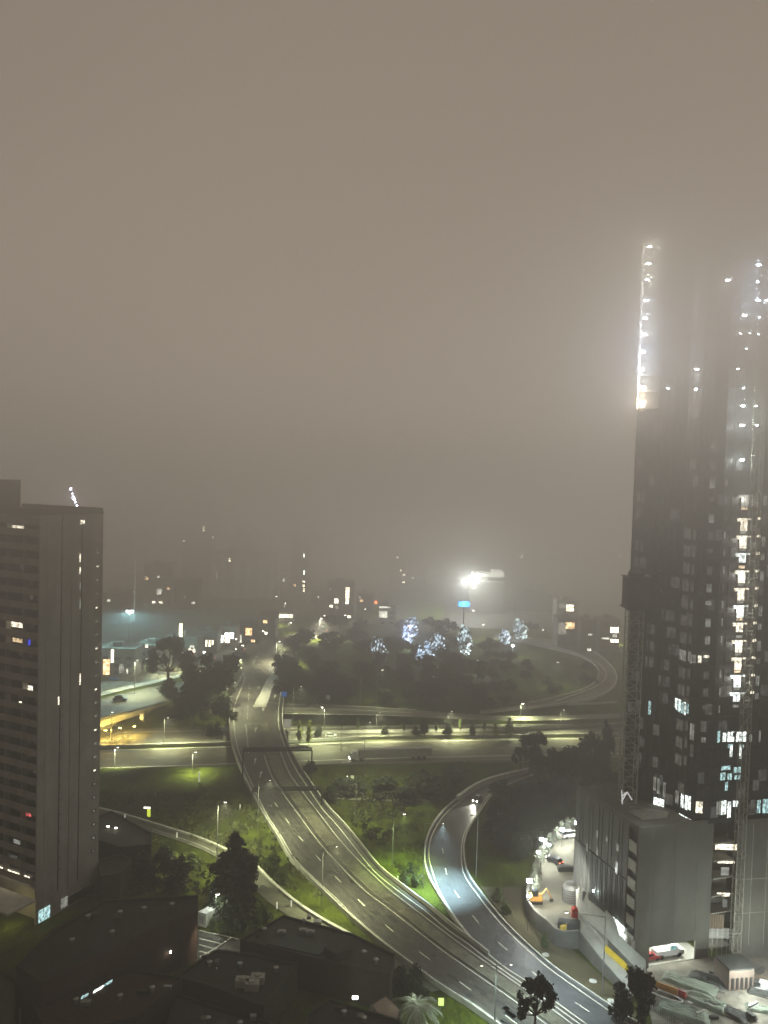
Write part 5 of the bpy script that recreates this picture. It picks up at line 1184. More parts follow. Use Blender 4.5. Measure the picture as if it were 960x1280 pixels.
# ramp down from the yard
ra = catmull([G(723, 1167, 3), G(745, 1195, 2.4), (G(768, 1222, 1.6)), G(788, 1246, 1.)], 24); rb_ = catmull([G(722, 1128, 3), G(757, 1172, 2.5), G(785, 1205, 1.8), G(815, 1236, 1.)], 24)
rp_ = MB(); ribbon(rp_, rb_, ra); tag(rp_.build('ramp', 'concrete_pale'), kind='structure')
rw_ = MB(); wallalong(rw_, offset(ra, -.15), .3, .5, -3.4); tag(rw_.build('ramp_retaining_wall', 'concrete_dark'), 'dark retaining wall down the left side of the pale ramp', 'retaining wall')
kb = MB(); wallalong(kb, offset(catmull([G(726, 1146, 3), G(745, 1168, 2.7), G(757, 1184, 2.4)], 14), 0), .3, .8, 0); tag(kb.build('ramp_barrier', 'concrete_pale'), 'short pale barrier dividing the top of the ramp', 'barrier')
for a, b, m, lb, h in (((757, 1189, 2.3), (799, 1226, 1.4), 'yellow', 'long bright yellow barrier along the ramp below the podium', 1.2), ((809, 1231, .5), (847, 1244, .5), 'orange', 'orange barrier behind the dark foreground bush', 1.2), ((848, 1244, .5), (857, 1248, .5), 'red', 'short red barrier at the end of the orange one', 1.1)):
    mb = MB(); cv = [G(*a).lerp(G(*b), k/8) for k in range(9)]
    if m == 'yellow': cv = [c+V((0, 0, .0)) for c in catmull([G(*a), G(778, 1208, 1.9), G(*b)], 12)]
    wallalong(mb, cv, .45, h*.75); wallalong(mb, [c+V((0, 0, .02)) for c in cv], .25, h, h*.7); tag(mb.build('site_barrier', m), lb, 'barrier')
# ------------------------------------------------------------------ building site, lower right
sb = MB(); S = [G(x, y, .25) for x, y in ((800, 1222), (812, 1208), (890, 1196), (1050, 1185), (1060, 1330), (830, 1330))]; sb.prism([(p.x, p.y) for p in S], -.2, .25); tag(sb.build('site_slab', mat('site_mud', (.2, .19, .155), .8, .4, .5, n2=.25)), kind='structure')
def heap(px, py, w, d, h, m, label, rz=0, seed=0, name='covered_stack', cat='stack'):
    p = G(px, py, .25); mb = MB(); nx_, ny_ = 30, 22; rr = Matrix.Rotation(rz, 3, 'Z')
    for j in range(ny_):
        for i in range(nx_):
            u_, v_ = i/(nx_-1)*2-1, j/(ny_-1)*2-1; e_ = min(1, (1-abs(u_))*4)*min(1, (1-abs(v_))*4)
            z_ = .6*h*e_*(.75+.35*noise.noise(V((u_*1.6+seed, v_*1.6, seed))))+.1*h*noise.noise(V((u_*5, v_*5, seed)))*e_+.04*h*noise.noise(V((u_*13, v_*11, seed)))*e_
            mb.v.append(p+rr @ V((u_*w/2, v_*d/2, max(0, z_)+.02)))
    mb.f = [(j*nx_+i, j*nx_+i+1, (j+1)*nx_+i+1, (j+1)*nx_+i) for j in range(ny_-1) for i in range(nx_-1)]
    return tag(mb.build(name, m), label, cat)
heap(855, 1267, 9, 4.5, 1.6, 'tarp', 'pale green tarpaulin over a stack behind the orange barrier', -.5, 1)
heap(884, 1254, 8, 4, 1.5, 'tarp', 'grey green tarpaulin heap in the middle of the site', -.7, 2)
heap(905, 1262, 9, 3.4, 1.3, 'netting', 'dark netting heap right of the tarpaulins', -.8, 3)
heap(862, 1230, 10, 4, 1., 'tarp', 'flat dark green tarpaulin below the open vehicle bay', -.6, 4)
heap(885, 1225, 7, 3.5, 1., 'netting', 'dark sheeted heap left of the hoist enclosure', -.6, 5)
heap(952, 1243, 5, 2.2, 1.2, 'netting', 'black sheeted material against the right edge of the site', -.5, 6)
heap(950, 1262, 5, 2.4, 1., 'tarp', 'grey sheeted material at the lower right corner', -.3, 7)
rd = random.Random(9)
for i in range(12):
    px, py = rd.choice(((846+rd.random()*20, 1238+rd.random()*6), (898+rd.random()*14, 1262+rd.random()*8), (935+rd.random()*25, 1212+rd.random()*10), (870+rd.random()*30, 1236+rd.random()*6)))
    p = G(px, py, .4); a_ = rd.uniform(-1, .2); l_ = rd.uniform(1, 2.6)
    mb = MB(); d_ = V((math.cos(a_), math.sin(a_), 0))
    for k in range(3): mb.tube([p+V((0, 0, .1+.16*(k == 2)))+V((-d_.y, d_.x, 0))*.15*(k-1), p+d_*l_+V((0, 0, .1+.16*(k == 2)))+V((-d_.y, d_.x, 0))*.15*(k-1)], .07, 6)
    tag(mb.build('pipe_bundle', ('white', 'steel', 'ply')[i % 3]), 'small bundle of pipes lying on the building site slab', 'pipes', 'pipe bundles on the site')
for i in range(34):
    px, py = rd.choice(((838+rd.random()*60, 1240+rd.random()*36), (900+rd.random()*58, 1236+rd.random()*40), (880+rd.random()*20, 1216+rd.random()*14), (945+rd.random()*14, 1215+rd.random()*30)))
    p = G(px, py, .3); a_ = rd.uniform(-1.4, .6); l_ = rd.uniform(.5, 2.2); w_ = rd.uniform(.1, .7); hh = rd.uniform(.08, .7 if l_ < 1.2 else .2)
    mb = MB(); d_ = V((math.cos(a_), math.sin(a_), rd.uniform(-.04, .1))); n_ = V((-d_.y, d_.x, 0))
    for k in range(rd.randint(2, 4)): mb.obox(p+V((rd.uniform(-.2, .2), rd.uniform(-.2, .2), hh*.5*(k+1))), d_*l_, n_*w_*rd.uniform(.5, 1), (0, 0, hh*.22))
    tag(mb.build('timber_stack', rd.choice(('ply', 'steel', 'concrete_pale', 'netting', 'white', 'concrete_dark'))), 'small stack of boards and site material lying on the building site slab', 'material stack', 'loose material on the building site')
rg = MB(); p = G(832, 1246, .5)
for k in range(20):
    a_, b_ = k/20*6.283, (k+1)/20*6.283; rg.tube([p+V((math.cos(a_)*2.6+.0, math.sin(a_)*1.1-math.cos(a_)*1.6, .3)), p+V((math.cos(b_)*2.6, math.sin(b_)*1.1-math.cos(b_)*1.6, .3))], .14, 6)
tag(rg.build('pipe_ring', 'white'), 'white oval pipe ring lying beside the orange barrier', 'pipe')
# white utility truck in the bay
q = a1.lerp(a2, .58)-nBC*2.4+V((0, 0, zb_-.05)); an_ = math.atan2(ud.y, ud.x); t = proto('utility_truck')
mb = MB(); pr = [(-3.2, .5), (-3.2, 1.7), (-.2, 1.7), (-.1, 2.6), (1.3, 2.6), (2.0, 1.6), (3.1, 1.4), (3.2, .5)]
for s in (-1, 1):
    for x, z in pr: mb.v.append(V((x, s, z)))
mb.f = [tuple(range(8))[::-1], tuple(range(8, 16))]+[(k, (k+1) % 8, 8+(k+1) % 8, 8+k) for k in range(8)]; mb.build('body', 'white', t)
for s in (-1.02, 1.02): MB().obox((.6, s, 2.1), (.6, 0, 0), (0, .02, 0), (0, 0, .32)).build('window', 'w_teal', t)
for x in (-2.1, 2.1):
    for s in (-1, 1): MB().tube([(x, s*.85, .45), (x, s*1.05, .45)], .45, 12).build('wheel', 'tyre', t)
put(t, q, an_, 'white utility truck parked in the lit vehicle bay of the podium', 'truck', 'utility_truck')
q = a1.lerp(a2, .16)-nBC*2.2+V((0, 0, zb_-.05)); cr = make_car(mat('red_car_paint', (.4, .04, .04), .35, 0, spec=.5)); put(cr, q, an_, 'red car parked left of the white truck in the vehicle bay', 'car', 'parked_car')
light(G(938, 1218, 5), 2600, (.93, 1, .95), .4, 'POINT').name = 'added_site_wash'  # light without a fixture, added to brighten the podium foot
light(G(962, 1208, 8), 9000, (.93, 1, .95), .4, 'POINT').name = 'site_flood_light'
t = thing('site_floodlight', 'floodlight pole at the right edge of the building site', 'floodlight', tuple(G(968, 1215, .3))); b_ = V(t['org']); MB().tube([b_, b_+V((0, 0, 9))], .1, 6).build('pole', 'steel', t); MB().obox(b_+V((-.3, 0, 9)), (.5, 0, 0), (0, .2, 0), (0, 0, .25)).build('lamp_head', 'lamp_white', t)
# low fence in front of the site
fc = MB(); fa, fb = G(812, 1262, .2), G(870, 1300, .2)
for k in range(26): q = fa.lerp(fb, k/25); fc.tube([q, q+V((0, 0, 1.8))], .05, 4)
fc.tube([fa+V((0, 0, 1.7)), fb+V((0, 0, 1.7))], .05, 4); tag(fc.build('site_fence', 'steel_dark'), 'dark picket fence between the foreground bush and the site', 'fence')
# dirt verge sheet
dv = MB(); P = [GT(x, y, .06) for x, y in ((600, 1108), (650, 1110), (668, 1145), (700, 1175), (730, 1200), (785, 1250), (800, 1276), (733, 1234), (690, 1203), (648, 1166), (622, 1138))]; dv.poly(P); tag(dv.build('dirt_verge_ground', 'dirt'), kind='structure')

# ------------------------------------------------------------------ the city behind, in the fog
for k_, c_, e_ in (('w_cream', (1, .88, .62), 14), ('w_white', (.92, 1, .93), 20), ('w_mid', (.85, .85, .7), 4.5), ('w_dim', (.7, .68, .55), 1.2), ('w_warm', (1, .62, .3), 7), ('w_red', (1, .12, .08), 6)): M['far_'+k_] = glowmat('far_'+k_, c_, e_, .75, .6)
rf_ = random.Random(77)
def block(name, label, x0, x1, base, top, D=None, depth=14, m='concrete_dark', wins=(), roof='flat', cat='building', group=None):
    if D is None: D = G((x0+x1)/2, base).y
    a, b = AT(x0, base, D), AT(x1, base, D); zg = gz((a.x+b.x)/2, D)
    h = AT((x0+x1)/2, top, D).z
    t = thing(name, label, cat, ((a.x+b.x)/2, D, zg), group)
    a = V((a.x, D, 0)); b = V((b.x, D, 0)); k = V((0, depth, 0))
    MB().prism([a, b, b+k, a+k], zg-2, h).build('wall', m, t)
    if roof == 'gable':
        r = MB(); o = V((.5, 0, 0)); mid = V((0, depth/2, h+min(5, depth*.28))); e = V((0, 0, h))
        r.quad(a-o+e+V((0, -.5, 0)), b+o+e+V((0, -.5, 0)), b+o+mid, a-o+mid); r.quad(a-o+mid, b+o+mid, b+o+k+e, a-o+k+e); r.poly([a+e, a+mid, a+k+e]); r.poly([b+e, b+k+e, b+mid]); r.build('roof', 'roof_grey', t)
    else:
        r = MB(); r.prism([a-V((.3, .3, 0)), b+V((.3, -.3, 0)), b+k+V((.3, .3, 0)), a+k+V((-.3, .3, 0))], h, h+.5)
        w = (b-a).length
        r.box((a.x+w*.3, D+depth*.3, h+.5), (a.x+w*.55, D+depth*.6, h+2.6)); r.build('roof', 'concrete_dark', t)
    for wn in wins:
        facewin(t, a, b, V((0, -1, 0)), *wn[:4], 'far_'+wn[4] if 'far_'+wn[4] in M else wn[4], wn[5] if len(wn) > 5 else 'window', off=.15)
    # unlit window grid on storeys
    w = (b-a).length; nfl = max(1, int((h-zg)/3.4)); nc = max(1, int(w/5))
    if nfl > 1 and w > 6 and roof == 'flat' and nfl*nc < 60:
        for f in range(nfl):
            for c in range(nc):
                lit_ = rf_.random() < .1
                MB().obox((a.x+w*(c+.5)/nc, D-.04, zg+f*3.4+1.9), (min(1.1, w/nc*.3), 0, 0), (0, .05, 0), (0, 0, .75)).build('window', ('far_w_cream', 'far_w_mid', 'far_w_mid', 'far_w_warm')[rf_.randrange(4)] if lit_ else 'win_dark', t)
    return t
block('shop_building', 'low shop with an orange lit doorway right beside the left tower', 124, 168, 846, 812, m='concrete', wins=((129, 824, 137, 843, 'w_warm'), (139, 812, 142, 828, 'w_cream'), (149, 830, 155, 841, 'w_dim'), (158, 836, 160, 842, 'w_mid')))
block('shop_building', 'pale two storey shop row behind the thin lamp post of the high street', 170, 206, 840, 808, m='concrete', wins=((182, 806, 185, 809, 'w_cream'), (183, 822, 184, 828, 'w_mid'), (171, 815, 173, 838, 'w_dim'), (150, 817, 160, 829, 'w_dim')))
block('shop_building', 'dark shop building behind the umbrella shaped tree', 208, 246, 830, 797, wins=((224, 779, 228, 796, 'w_cream', 'lit_sign'), (236, 811, 244, 815, 'w_cream'), (238, 816, 243, 818, 'w_red')))
block('shop_building', 'low shop with white lit windows facing the high street', 248, 271, 817, 790, wins=((257, 800, 259, 808, 'w_cream'), (261, 800, 263, 808, 'w_cream'), (265, 800, 267, 806, 'w_cream'), (249, 814, 257, 820, 'w_white'), (239, 793, 242, 797, 'w_warm')))
block('shop_building', 'shop with the brightest white display windows on the high street', 273, 294, 812, 783, m='concrete', wins=((275, 794, 279, 803, 'w_white'), (281, 791, 292, 798, 'w_white'), (281, 799, 287, 803, 'w_cream')))
block('shop_building', 'shop with a square orange lit window on the high street', 299, 322, 805, 776, m='brick', wins=((307, 785, 315, 794, 'w_warm'), (300, 793, 302, 803, 'w_mid')))
block('house', 'dark gabled shop at the far bend of the high street', 324, 344, 799, 774, roof='gable', wins=((329, 755+20, 334, 779, 'w_warm'), (331, 790, 334, 793, 'w_cream')))
block('petrol_station', 'lit forecourt canopy with cars beside the high street', 348, 367, 775, 765, depth=10, m='concrete_pale', wins=((349, 768, 366, 772, 'w_cream'),))
block('apartment_building', 'pale apartment block faint in the fog with vertical strips', 248, 346, 776, 692, D=640, m='concrete', wins=((286, 698, 288, 702, 'w_cream'), (270, 715, 273, 722, 'w_dim'), (328, 755, 335, 762, 'w_cream'), (338, 753, 341, 757, 'w_cream'), (344, 755, 347, 758, 'w_white'), (303, 758, 305, 762, 'w_mid')))
st_ = MB()
for x in (262, 276, 292, 306, 322, 336):
    a = AT(x, 740, 639.6); b = AT(x+6, 740, 639.6); zt1 = AT(x, 694, 639.6).z; st_.box((a.x, 639.3, 2), (b.x, 639.85, zt1))
tag(st_.build('wall_strips', 'concrete_pale'), 'vertical pale wall strips on the foggy apartment block', 'wall panel')
for x0, x1, base, top, D, lb, wn in ((128, 160, 790, 742, 520, 'dark foggy block under the blue white lamp', ((134, 749, 138, 752, 'w_mid'),)),
    (178, 214, 782, 706, 600, 'foggy block with a faint square window left of the umbrella tree', ((196, 736, 202, 743, 'w_mid'), (196, 720, 200, 722, 'w_mid'), (180, 720, 184, 721, 'w_mid'))),
    (216, 246, 784, 724, 580, 'dark foggy block right of the faint square window', ((230, 745, 232, 748, 'w_dim'),)),
    (226, 264, 768, 648, 700, 'tall foggy tower with two lit windows near its top', ((253, 657, 256, 664, 'w_cream'), (229, 675, 231, 677, 'w_cream'), (254, 695, 256, 700, 'w_cream'), (246, 723, 252, 728, 'w_mid'), (250, 734, 254, 737, 'w_dim'), (265, 670, 267, 673, 'w_cream'))),
    (284, 316, 766, 656, 720, 'tall foggy tower behind the pale apartment block', ((289, 660, 291, 664, 'w_cream'), (312, 661, 314, 663, 'w_cream'), (300, 676, 302, 678, 'w_dim'))),
    (362, 384, 772, 662, 690, 'slim foggy tower with a column of three lit windows', ((367, 667, 368.6, 669, 'w_mid'), (379, 692, 381, 697, 'w_white'), (379, 713, 381, 718, 'w_white'), (379, 735, 381, 740, 'w_cream'), (353, 723, 356, 727, 'w_mid'), (379, 746, 381, 748, 'w_mid'))),
    (388, 420, 776, 738, 620, 'low foggy block left of the bright yellow sign', ((394, 768, 397, 772, 'w_cream'), (397, 745, 399, 747, 'w_mid'))),
    (408, 442, 772, 728, 560, 'foggy block with the bright vertical yellow lit sign', ((432, 734, 437, 748, 'w_cream', 'lit_sign'), (432, 749, 436, 755, 'w_cream'), (418, 748, 423, 754, 'w_cream'), (419, 757, 423, 761, 'w_dim'))),
    (446, 466, 776, 742, 590, 'dark foggy block right of the yellow sign', ((449, 732+14, 451, 748, 'w_mid'),)),
    (484, 530, 778, 690, 760, 'tall faint block behind the brightest floodlight', ((496, 696, 498, 698, 'w_cream'), (500, 712, 502, 714, 'w_cream'), (515, 721, 517, 723, 'w_mid'), (492, 740, 494, 742, 'w_dim'))),
    (534, 572, 780, 700, 780, 'tall faint block left of the bright canopy', ((558, 705, 560, 708, 'w_cream'), (548, 734, 560, 736, 'w_mid'))),
    (640, 690, 778, 742, 620, 'long low foggy block behind the loop road', ((660, 768, 664, 776, 'w_dim'),))):
    block('city_building', lb, x0, x1, base, top, D=D, m=random.choice(('concrete_dark', 'brick', 'roof_grey')) if x0 != 606 else 'roof_dark' if 'pale' not in lb else 'concrete', wins=wn)
fcx = MB(); P_ = [G(x, y, .12) for x, y in ((548, 784), (700, 788), (690, 752), (560, 748))]; fcx.poly(P_); tag(fcx.build('dark_forecourt_sheet', 'roof_dark'), kind='structure')  # dark sheet added to keep the lamplit ground from showing bright
t = block('service_station', 'building under a brilliantly lit white canopy in the middle distance', 586, 628, 776, 727, D=602, m='roof_dark', wins=((577, 724, 584, 729, 'w_white'), (590, 725, 596, 729, 'w_white')))
a = AT(590, 718, 596); b = AT(627, 718, 596); cn = MB(); cn.box((a.x, 585, a.z-.4), (b.x, 601, a.z+1.8)).box((a.x+14, 586, a.z+1.8), (b.x, 601, a.z+3.6)); cn.build('canopy', mat('lit_canopy', (.9, .9, .8), .5, .1, .2, em=1.6, emc=(1, 1, .85)), t)
for px, e in ((579, 120000), (587, 200000), (596, 150000)):
    p = AT(px, 727-(px-579)*.25, 588); MB().obox(p, (.9, 0, 0), (0, .4, 0), (0, 0, .5)).build('canopy_lamp', 'lamp_cool', t); light(p-V((0, 3, 0)), e, (.95, 1, .93), .5, parent=t)
t = block('restaurant_building', 'small pale building with a red light and a white canopy strip among the trees', 473, 494, 786, 758, D=540, m='concrete_pale', wins=((474, 749+8, 488, 760, 'w_mid'), (474, 764, 484, 772, 'w_mid')))
p = AT(470, 753, 538); MB().obox(p, (.7, 0, 0), (0, .3, 0), (0, 0, .9)).build('red_lamp', 'lamp_red', t)
p = AT(580, 755, 500); t = thing('illuminated_sign', 'bright blue illuminated sign on a post above the floodlit trees', 'sign', (p.x, p.y, 0)); MB().tube([V((p.x, p.y, 0)), p], .3, 6).build('post', 'steel_dark', t); MB().obox(p, (3.2, 0, 0), (0, .3, 0), (0, 0, 1.5)).build('sign_panel', 'lamp_blue', t); light(p-V((0, 2, 0)), 9000, (.1, .5, 1), .5, parent=t)
for x0, x1, base, top, D, lb, wn in ((696, 722, 772, 752, 560, 'dark building with a jagged yellow lit upper window', ((699, 754, 708, 760, 'w_dim'), (708, 756, 717, 764, 'w_cream'))), (697, 724, 792, 774, 480, 'low building with orange lit shutters behind the loop road', ((698, 778, 708, 793, 'w_dim'), (707, 778, 718, 786, 'w_warm'))),
    (726, 748, 796, 776, 470, 'low dark building beside the orange shutters', ((735, 798-6, 740, 794, 'w_mid'),)), (750, 774, 800, 776, 460, 'low shop with bright cream windows next to the crane mast', ((763, 784, 773, 791, 'w_cream'), (752, 797, 762, 799, 'w_mid'), (763, 799, 773, 803, 'w_cream')))):
    block('shop_building', lb, x0, x1, base, top, D=D, wins=wn)
def hill_hit(px, py):
    d = ray(px, py); t = 300
    while t < 2200:
        p = V((d.x*t, d.y*t, H+d.z*t))
        if p.z <= gz(p.x, p.y): return p
        t += 4
    return p
rh = random.Random(12); hd = [(666, 679), (690, 665), (700, 668), (706, 664), (656, 691), (652, 696), (682, 701), (699, 700), (709, 658), (694, 676), (762, 689), (770, 692), (758, 694), (775, 694), (766, 688), (690, 661), (645, 685), (137, 655), (143, 650), (127, 700)]
for i, (px, py) in enumerate(hd):
    p = hill_hit(px, py+2); w = rh.uniform(9, 14); D = p.y; px0, px1 = px-w/2*F/D, px+w/2*F/D
    block('hill_house', 'tiny far house on the hillside with one lit window', px0, px1, py+3, py-4, D=D, depth=9, roof='gable', cat='house', group='far houses on the hillside', wins=((px-1.0, py-1.1, px+1.0, py+1.1, ('w_cream', 'w_white')[i % 2]),))
# far street lamps along the roads behind
k = 0
for px, py, pt, c in ((312, 803, 793, 0), (327, 800, 790, 1), (338, 797, 786, 0), (293, 812, 800, 0), (341, 782, 768, 1), (344, 762, 746, 1), (230, 838, 822, 1), (301, 822, 808, 0), (262, 800, 786, 0), (430, 782, 770, 1), (198, 846, 830, 0), (455, 775, 762, 0), (740, 803, 792, 1), (756, 800, 790, 0), (771, 806, 795, 1), (404, 782, 770, 0), (361, 792, 779, 0), (318, 770, 759, 0), (355, 768, 755, 1), (470, 830, 815, 0), (602, 800, 782, 0), (677, 800, 788, 0), (720, 806, 795, 0)):
    k += 1
    lamp(px, py, pt, 'far street lamp along the foggy streets behind the interchange', (40000 if k < 9 else 9000) if k % 2 else 0, (1, .95, .72), (.8, 0), head='lamp_white', group='far street lamps in the fog', hs=1.4)
# far mast with a thin strip of light, and the lit luffing jib over the tower roof
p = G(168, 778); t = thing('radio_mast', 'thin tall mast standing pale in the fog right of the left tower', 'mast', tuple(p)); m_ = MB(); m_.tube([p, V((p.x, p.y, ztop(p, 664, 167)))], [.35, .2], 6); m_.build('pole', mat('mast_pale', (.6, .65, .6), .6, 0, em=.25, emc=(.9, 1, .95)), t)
MB().obox(V((p.x, p.y, ztop(p, 720, 167))), (8, 0, 0), (0, .2, 0), (0, 0, .2)).build('crossarm', 'steel_dark', t)
a, b = AT(88.5, 611, 330), AT(96, 632, 330); t = thing('crane_jib', 'slanted crane jib strung with violet white lights above the left tower roof', 'crane', tuple((b.x, b.y, 0)))
d_ = (b-a); lat = MB()
for s in (-.6, .6): lat.tube([a+V((s, 0, 0)), a+d_*3.2+V((s, 0, 0))], .1, 4)
for k in range(24): lat.tube([a+d_*3.2*k/24+V((-.6 if k % 2 else .6, 0, 0)), a+d_*3.2*(k+1)/24+V((.6 if k % 2 else -.6, 0, 0))], .06, 3)
lat.build('jib', 'steel', t); m_ = MB(); e_ = a+d_*3.2; m_.tube([V((e_.x, e_.y, 0)), e_], .8, 6); m_.build('mast', 'steel_dark', t)
for k, s in ((0, .55), (.28, .3), (.45, .35), (.62, .5), (.8, .35), (1., .5)):
    MB().obox(a+d_*k, (s*.8, 0, 0), (0, .2, 0), (0, 0, s)).build('jib_lamp', mat('jib_glow', (1, 1, 1), .5, 0, em=22, emc=(.75, .72, 1)), t)
light(a.lerp(b, .5)-V((0, 1.5, 0)), 6000, (.75, .75, 1), .5, parent=t)
treepx('gum', 411, 794, 770, 'small dark far tree standing at the end of the high street', 26)
for px, py, pt, w in ((425, 786, 768, 20), (300, 826, 812, 20), (450, 790, 772, 22), (664, 790, 776, 18), (740, 792, 780, 20), (540, 788, 770, 24), (560, 790, 772, 24), (500, 790, 774, 18)): treepx('dense2', px, py, pt, 'dark tree standing between the foggy far buildings', w, group='dark trees between the far buildings')

rv = random.Random(8)
for t_, pix, z in ((wh, ((110, 1150), (150, 1145), (180, 1140), (90, 1180), (140, 1170), (215, 1135)), 9.6), (bw, ((95, 1255), (150, 1250), (190, 1240)), 5.6), (b4, ((260, 1278), (300, 1284)), 3.5), (b3, ((430, 1270), (455, 1278)), 4.1), (b1, ((330, 1166), (380, 1155), (455, 1195), (470, 1205)), 6.1), (b2, ((262, 1208), (300, 1210), (345, 1215)), 5.1)):
    for px, py in pix:
        p = G(px, py, z); MB().lathe(p, [(.3, 0), (.3, .7), (.5, .75), (.5, .95), (0, 1.15)], 8).build('roof_vent', 'steel', t_)
    lo_ = [G(x, y, z) for x, y in pix]
    for _ in range(3):
        p = rv.choice(lo_)+V((rv.uniform(-3, 3), rv.uniform(-2, 2), .05)); MB().box(p, p+V((rv.uniform(.6, 2), rv.uniform(.5, 1.4), rv.uniform(.3, .9)))).build('roof_box', rv.choice(('steel', 'roof_grey', 'concrete_dark')), t_)
def seams(t_, pix, z, n):
    A_, B_, C2, D_ = [G(x, y, z+.07) for x, y in pix]; mb = MB()
    for k in range(1, n):
        f = k/n; p, q = A_.lerp(B_, f), D_.lerp(C2, f); d = (q-p)/2; s_ = V((-d.y, d.x, 0)).normalized(); mb.obox((p+q)/2, d, s_*.04, (0, 0, .05))
    mb.build('roof_seams', 'roof_grey', t_)
seams(wh, ((66, 1170), (232, 1127), (200, 1158), (58, 1225)), 9.5, 22); seams(bw, ((50, 1255), (160, 1220), (200, 1240), (80, 1285)), 5.5, 14); seams(b4, ((222, 1250), (335, 1286), (326, 1320), (205, 1310)), 3.4, 14)

# ------------------------------------------------------------------ fog
for kind, o in PR.items():
    if kind not in USED:
        for c in list(o.children): bpy.data.objects.remove(c)
        bpy.data.objects.remove(o)
w = bpy.data.worlds.new('World'); sc.world = w; w.use_nodes = True
bg_ = w.node_tree.nodes['Background']; bg_.inputs[0].default_value = (.17, .15, .12, 1); bg_.inputs[1].default_value = .5
m = bpy.data.materials.new('haze'); m.use_nodes = True; nt = m.node_tree; nt.nodes.clear(); N = nt.nodes.new; L = nt.links.new
out = N('ShaderNodeOutputMaterial'); geo = N('ShaderNodeNewGeometry'); sep = N('ShaderNodeSeparateXYZ'); L(geo.outputs['Position'], sep.inputs[0])
def math_(op, a, b):
    x = N('ShaderNodeMath'); x.operation = op
    for i, v in enumerate((a, b)):
        if isinstance(v, (int, float)): x.inputs[i].default_value = v
        else: L(v, x.inputs[i])
    return x.outputs[0]
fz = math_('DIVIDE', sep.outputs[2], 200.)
def ramp_(pts, src):
    r = N('ShaderNodeValToRGB'); e = r.color_ramp.elements
    while len(e) < len(pts): e.new(.5)
    for i, (z, c) in enumerate(pts): e[i].position = z; e[i].color = (*c, 1) if not isinstance(c, float) else (c, c, c, 1)
    L(src, r.inputs[0]); return r.outputs[0]
dr = ramp_([(0, .0008/.03), (.25, .0014/.03), (.40, .0045/.03), (.5, .0085/.03), (.57, .017/.03), (.675, 1.)], fz)
er = ramp_([(0, (.205, .173, .124)), (.25, (.265, .222, .168)), (.4, (.275, .231, .18)), (.5, (.246, .209, .167)), (.575, (.24, .202, .16)), (.66, (.15, .124, .097)), (.8, (.058, .047, .036))], fz)  # fog glows by itself, standing in for scattered city light
fy = math_('DIVIDE', sep.outputs[1], 1000.)
near = ramp_([(0, .0), (.11, .02), (.18, .36), (.28, .75), (.4, 1.)], fy)  # fog glow dimmed near the camera to keep the foreground dark
far = ramp_([(.1, .27), (.32, .35), (.45, .7), (.7, 1.)], fy)           # fog bank lying over the streets beyond the interchange
hi = ramp_([(.42, .0), (.58, 1.)], fz)            # the near/far difference only holds in the low haze
def lerp_(f, a_, b_):
    x = N('ShaderNodeMix'); x.data_type = 'FLOAT'; L(f, x.inputs[0])
    for i_, v in ((2, a_), (3, b_)):
        if isinstance(v, float): x.inputs[i_].default_value = v
        else: L(v, x.inputs[i_])
    return x.outputs[0]
mixn = lerp_(hi, near, 1.)
wz = N('ShaderNodeTexNoise'); wz.inputs['Scale'].default_value = .011; wz.inputs['Detail'].default_value = 2; mpw = N('ShaderNodeMapping'); mpw.inputs['Scale'].default_value = (1, .7, 2.2); L(geo.outputs['Position'], mpw.inputs[0]); L(mpw.outputs[0], wz.inputs['Vector'])
wisp = math_('ADD', math_('MULTIPLY', wz.outputs['Fac'], 1.5), .25)
den = math_('MULTIPLY', math_('MULTIPLY', math_('MULTIPLY', dr, .03), wisp), lerp_(hi, math_('MULTIPLY', far, 3.1), 1.))
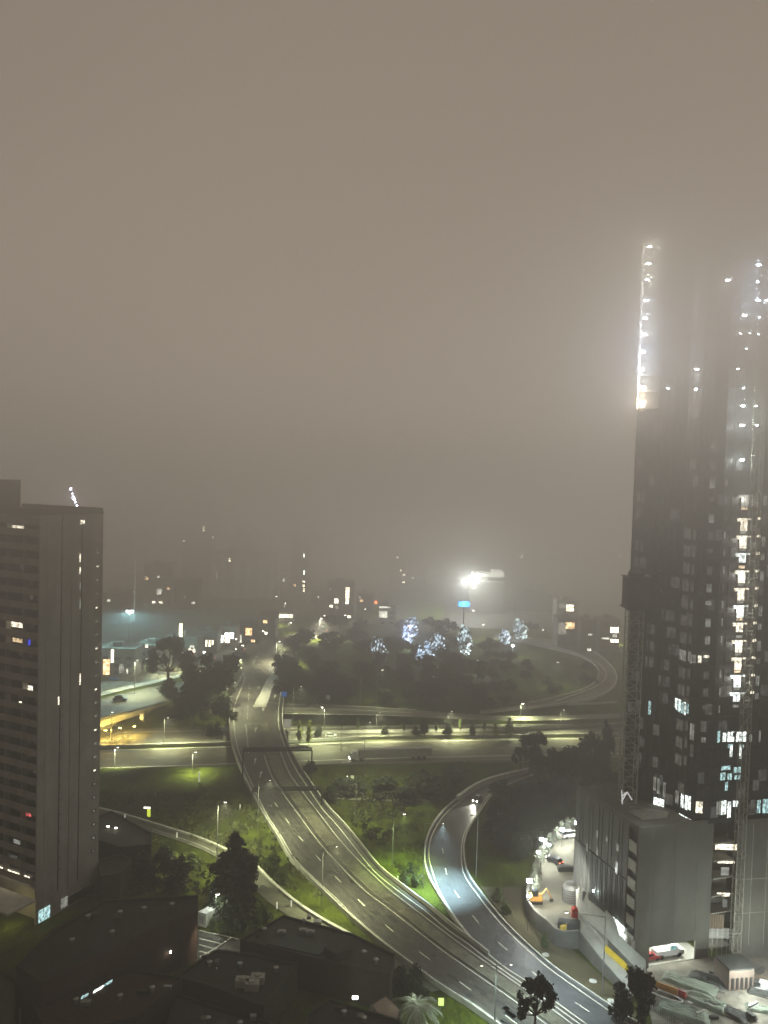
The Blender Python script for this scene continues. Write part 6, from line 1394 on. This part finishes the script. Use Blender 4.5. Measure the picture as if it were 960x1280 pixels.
sca = N('ShaderNodeVolumeScatter'); sca.inputs[0].default_value = (1, 1, 1, 1); sca.inputs['Anisotropy'].default_value = .3
ab = N('ShaderNodeVolumeAbsorption'); ab.inputs[0].default_value = (0, 0, 0, 1)
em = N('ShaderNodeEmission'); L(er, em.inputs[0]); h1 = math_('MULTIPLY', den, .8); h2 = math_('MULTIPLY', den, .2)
L(h1, sca.inputs['Density']); L(h2, ab.inputs['Density']); # glow painted into fog emission for multiple scatter: bright round tower top, dim leftwards
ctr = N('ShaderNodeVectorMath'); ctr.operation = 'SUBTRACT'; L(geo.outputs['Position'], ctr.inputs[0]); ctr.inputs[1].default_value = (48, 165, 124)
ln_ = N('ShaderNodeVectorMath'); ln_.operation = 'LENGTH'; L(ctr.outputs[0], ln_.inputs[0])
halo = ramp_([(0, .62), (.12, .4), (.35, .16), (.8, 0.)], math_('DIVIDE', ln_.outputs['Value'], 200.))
side = ramp_([(.0, .80), (.45, .98), (1., 1.)], math_('ADD', math_('DIVIDE', sep.outputs[0], 400.), .5))
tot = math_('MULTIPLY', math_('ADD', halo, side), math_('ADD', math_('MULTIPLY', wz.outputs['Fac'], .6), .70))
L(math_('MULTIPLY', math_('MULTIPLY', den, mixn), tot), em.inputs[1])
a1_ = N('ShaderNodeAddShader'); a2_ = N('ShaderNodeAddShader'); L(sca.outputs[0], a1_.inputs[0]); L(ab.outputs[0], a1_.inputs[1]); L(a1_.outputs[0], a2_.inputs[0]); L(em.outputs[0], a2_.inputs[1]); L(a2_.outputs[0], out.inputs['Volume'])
m.cycles.volume_step_rate = .1
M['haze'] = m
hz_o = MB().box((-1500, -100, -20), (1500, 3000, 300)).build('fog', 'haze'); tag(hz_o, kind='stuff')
sc.cycles.volume_bounces = 0; sc.cycles.max_bounces = 3; sc.cycles.diffuse_bounces = 1; sc.cycles.glossy_bounces = 1; sc.cycles.transmission_bounces = 0
sc.cycles.volume_max_steps = 256; sc.cycles.use_light_tree = True; sc.cycles.sample_clamp_indirect = 3; sc.cycles.use_denoising = True
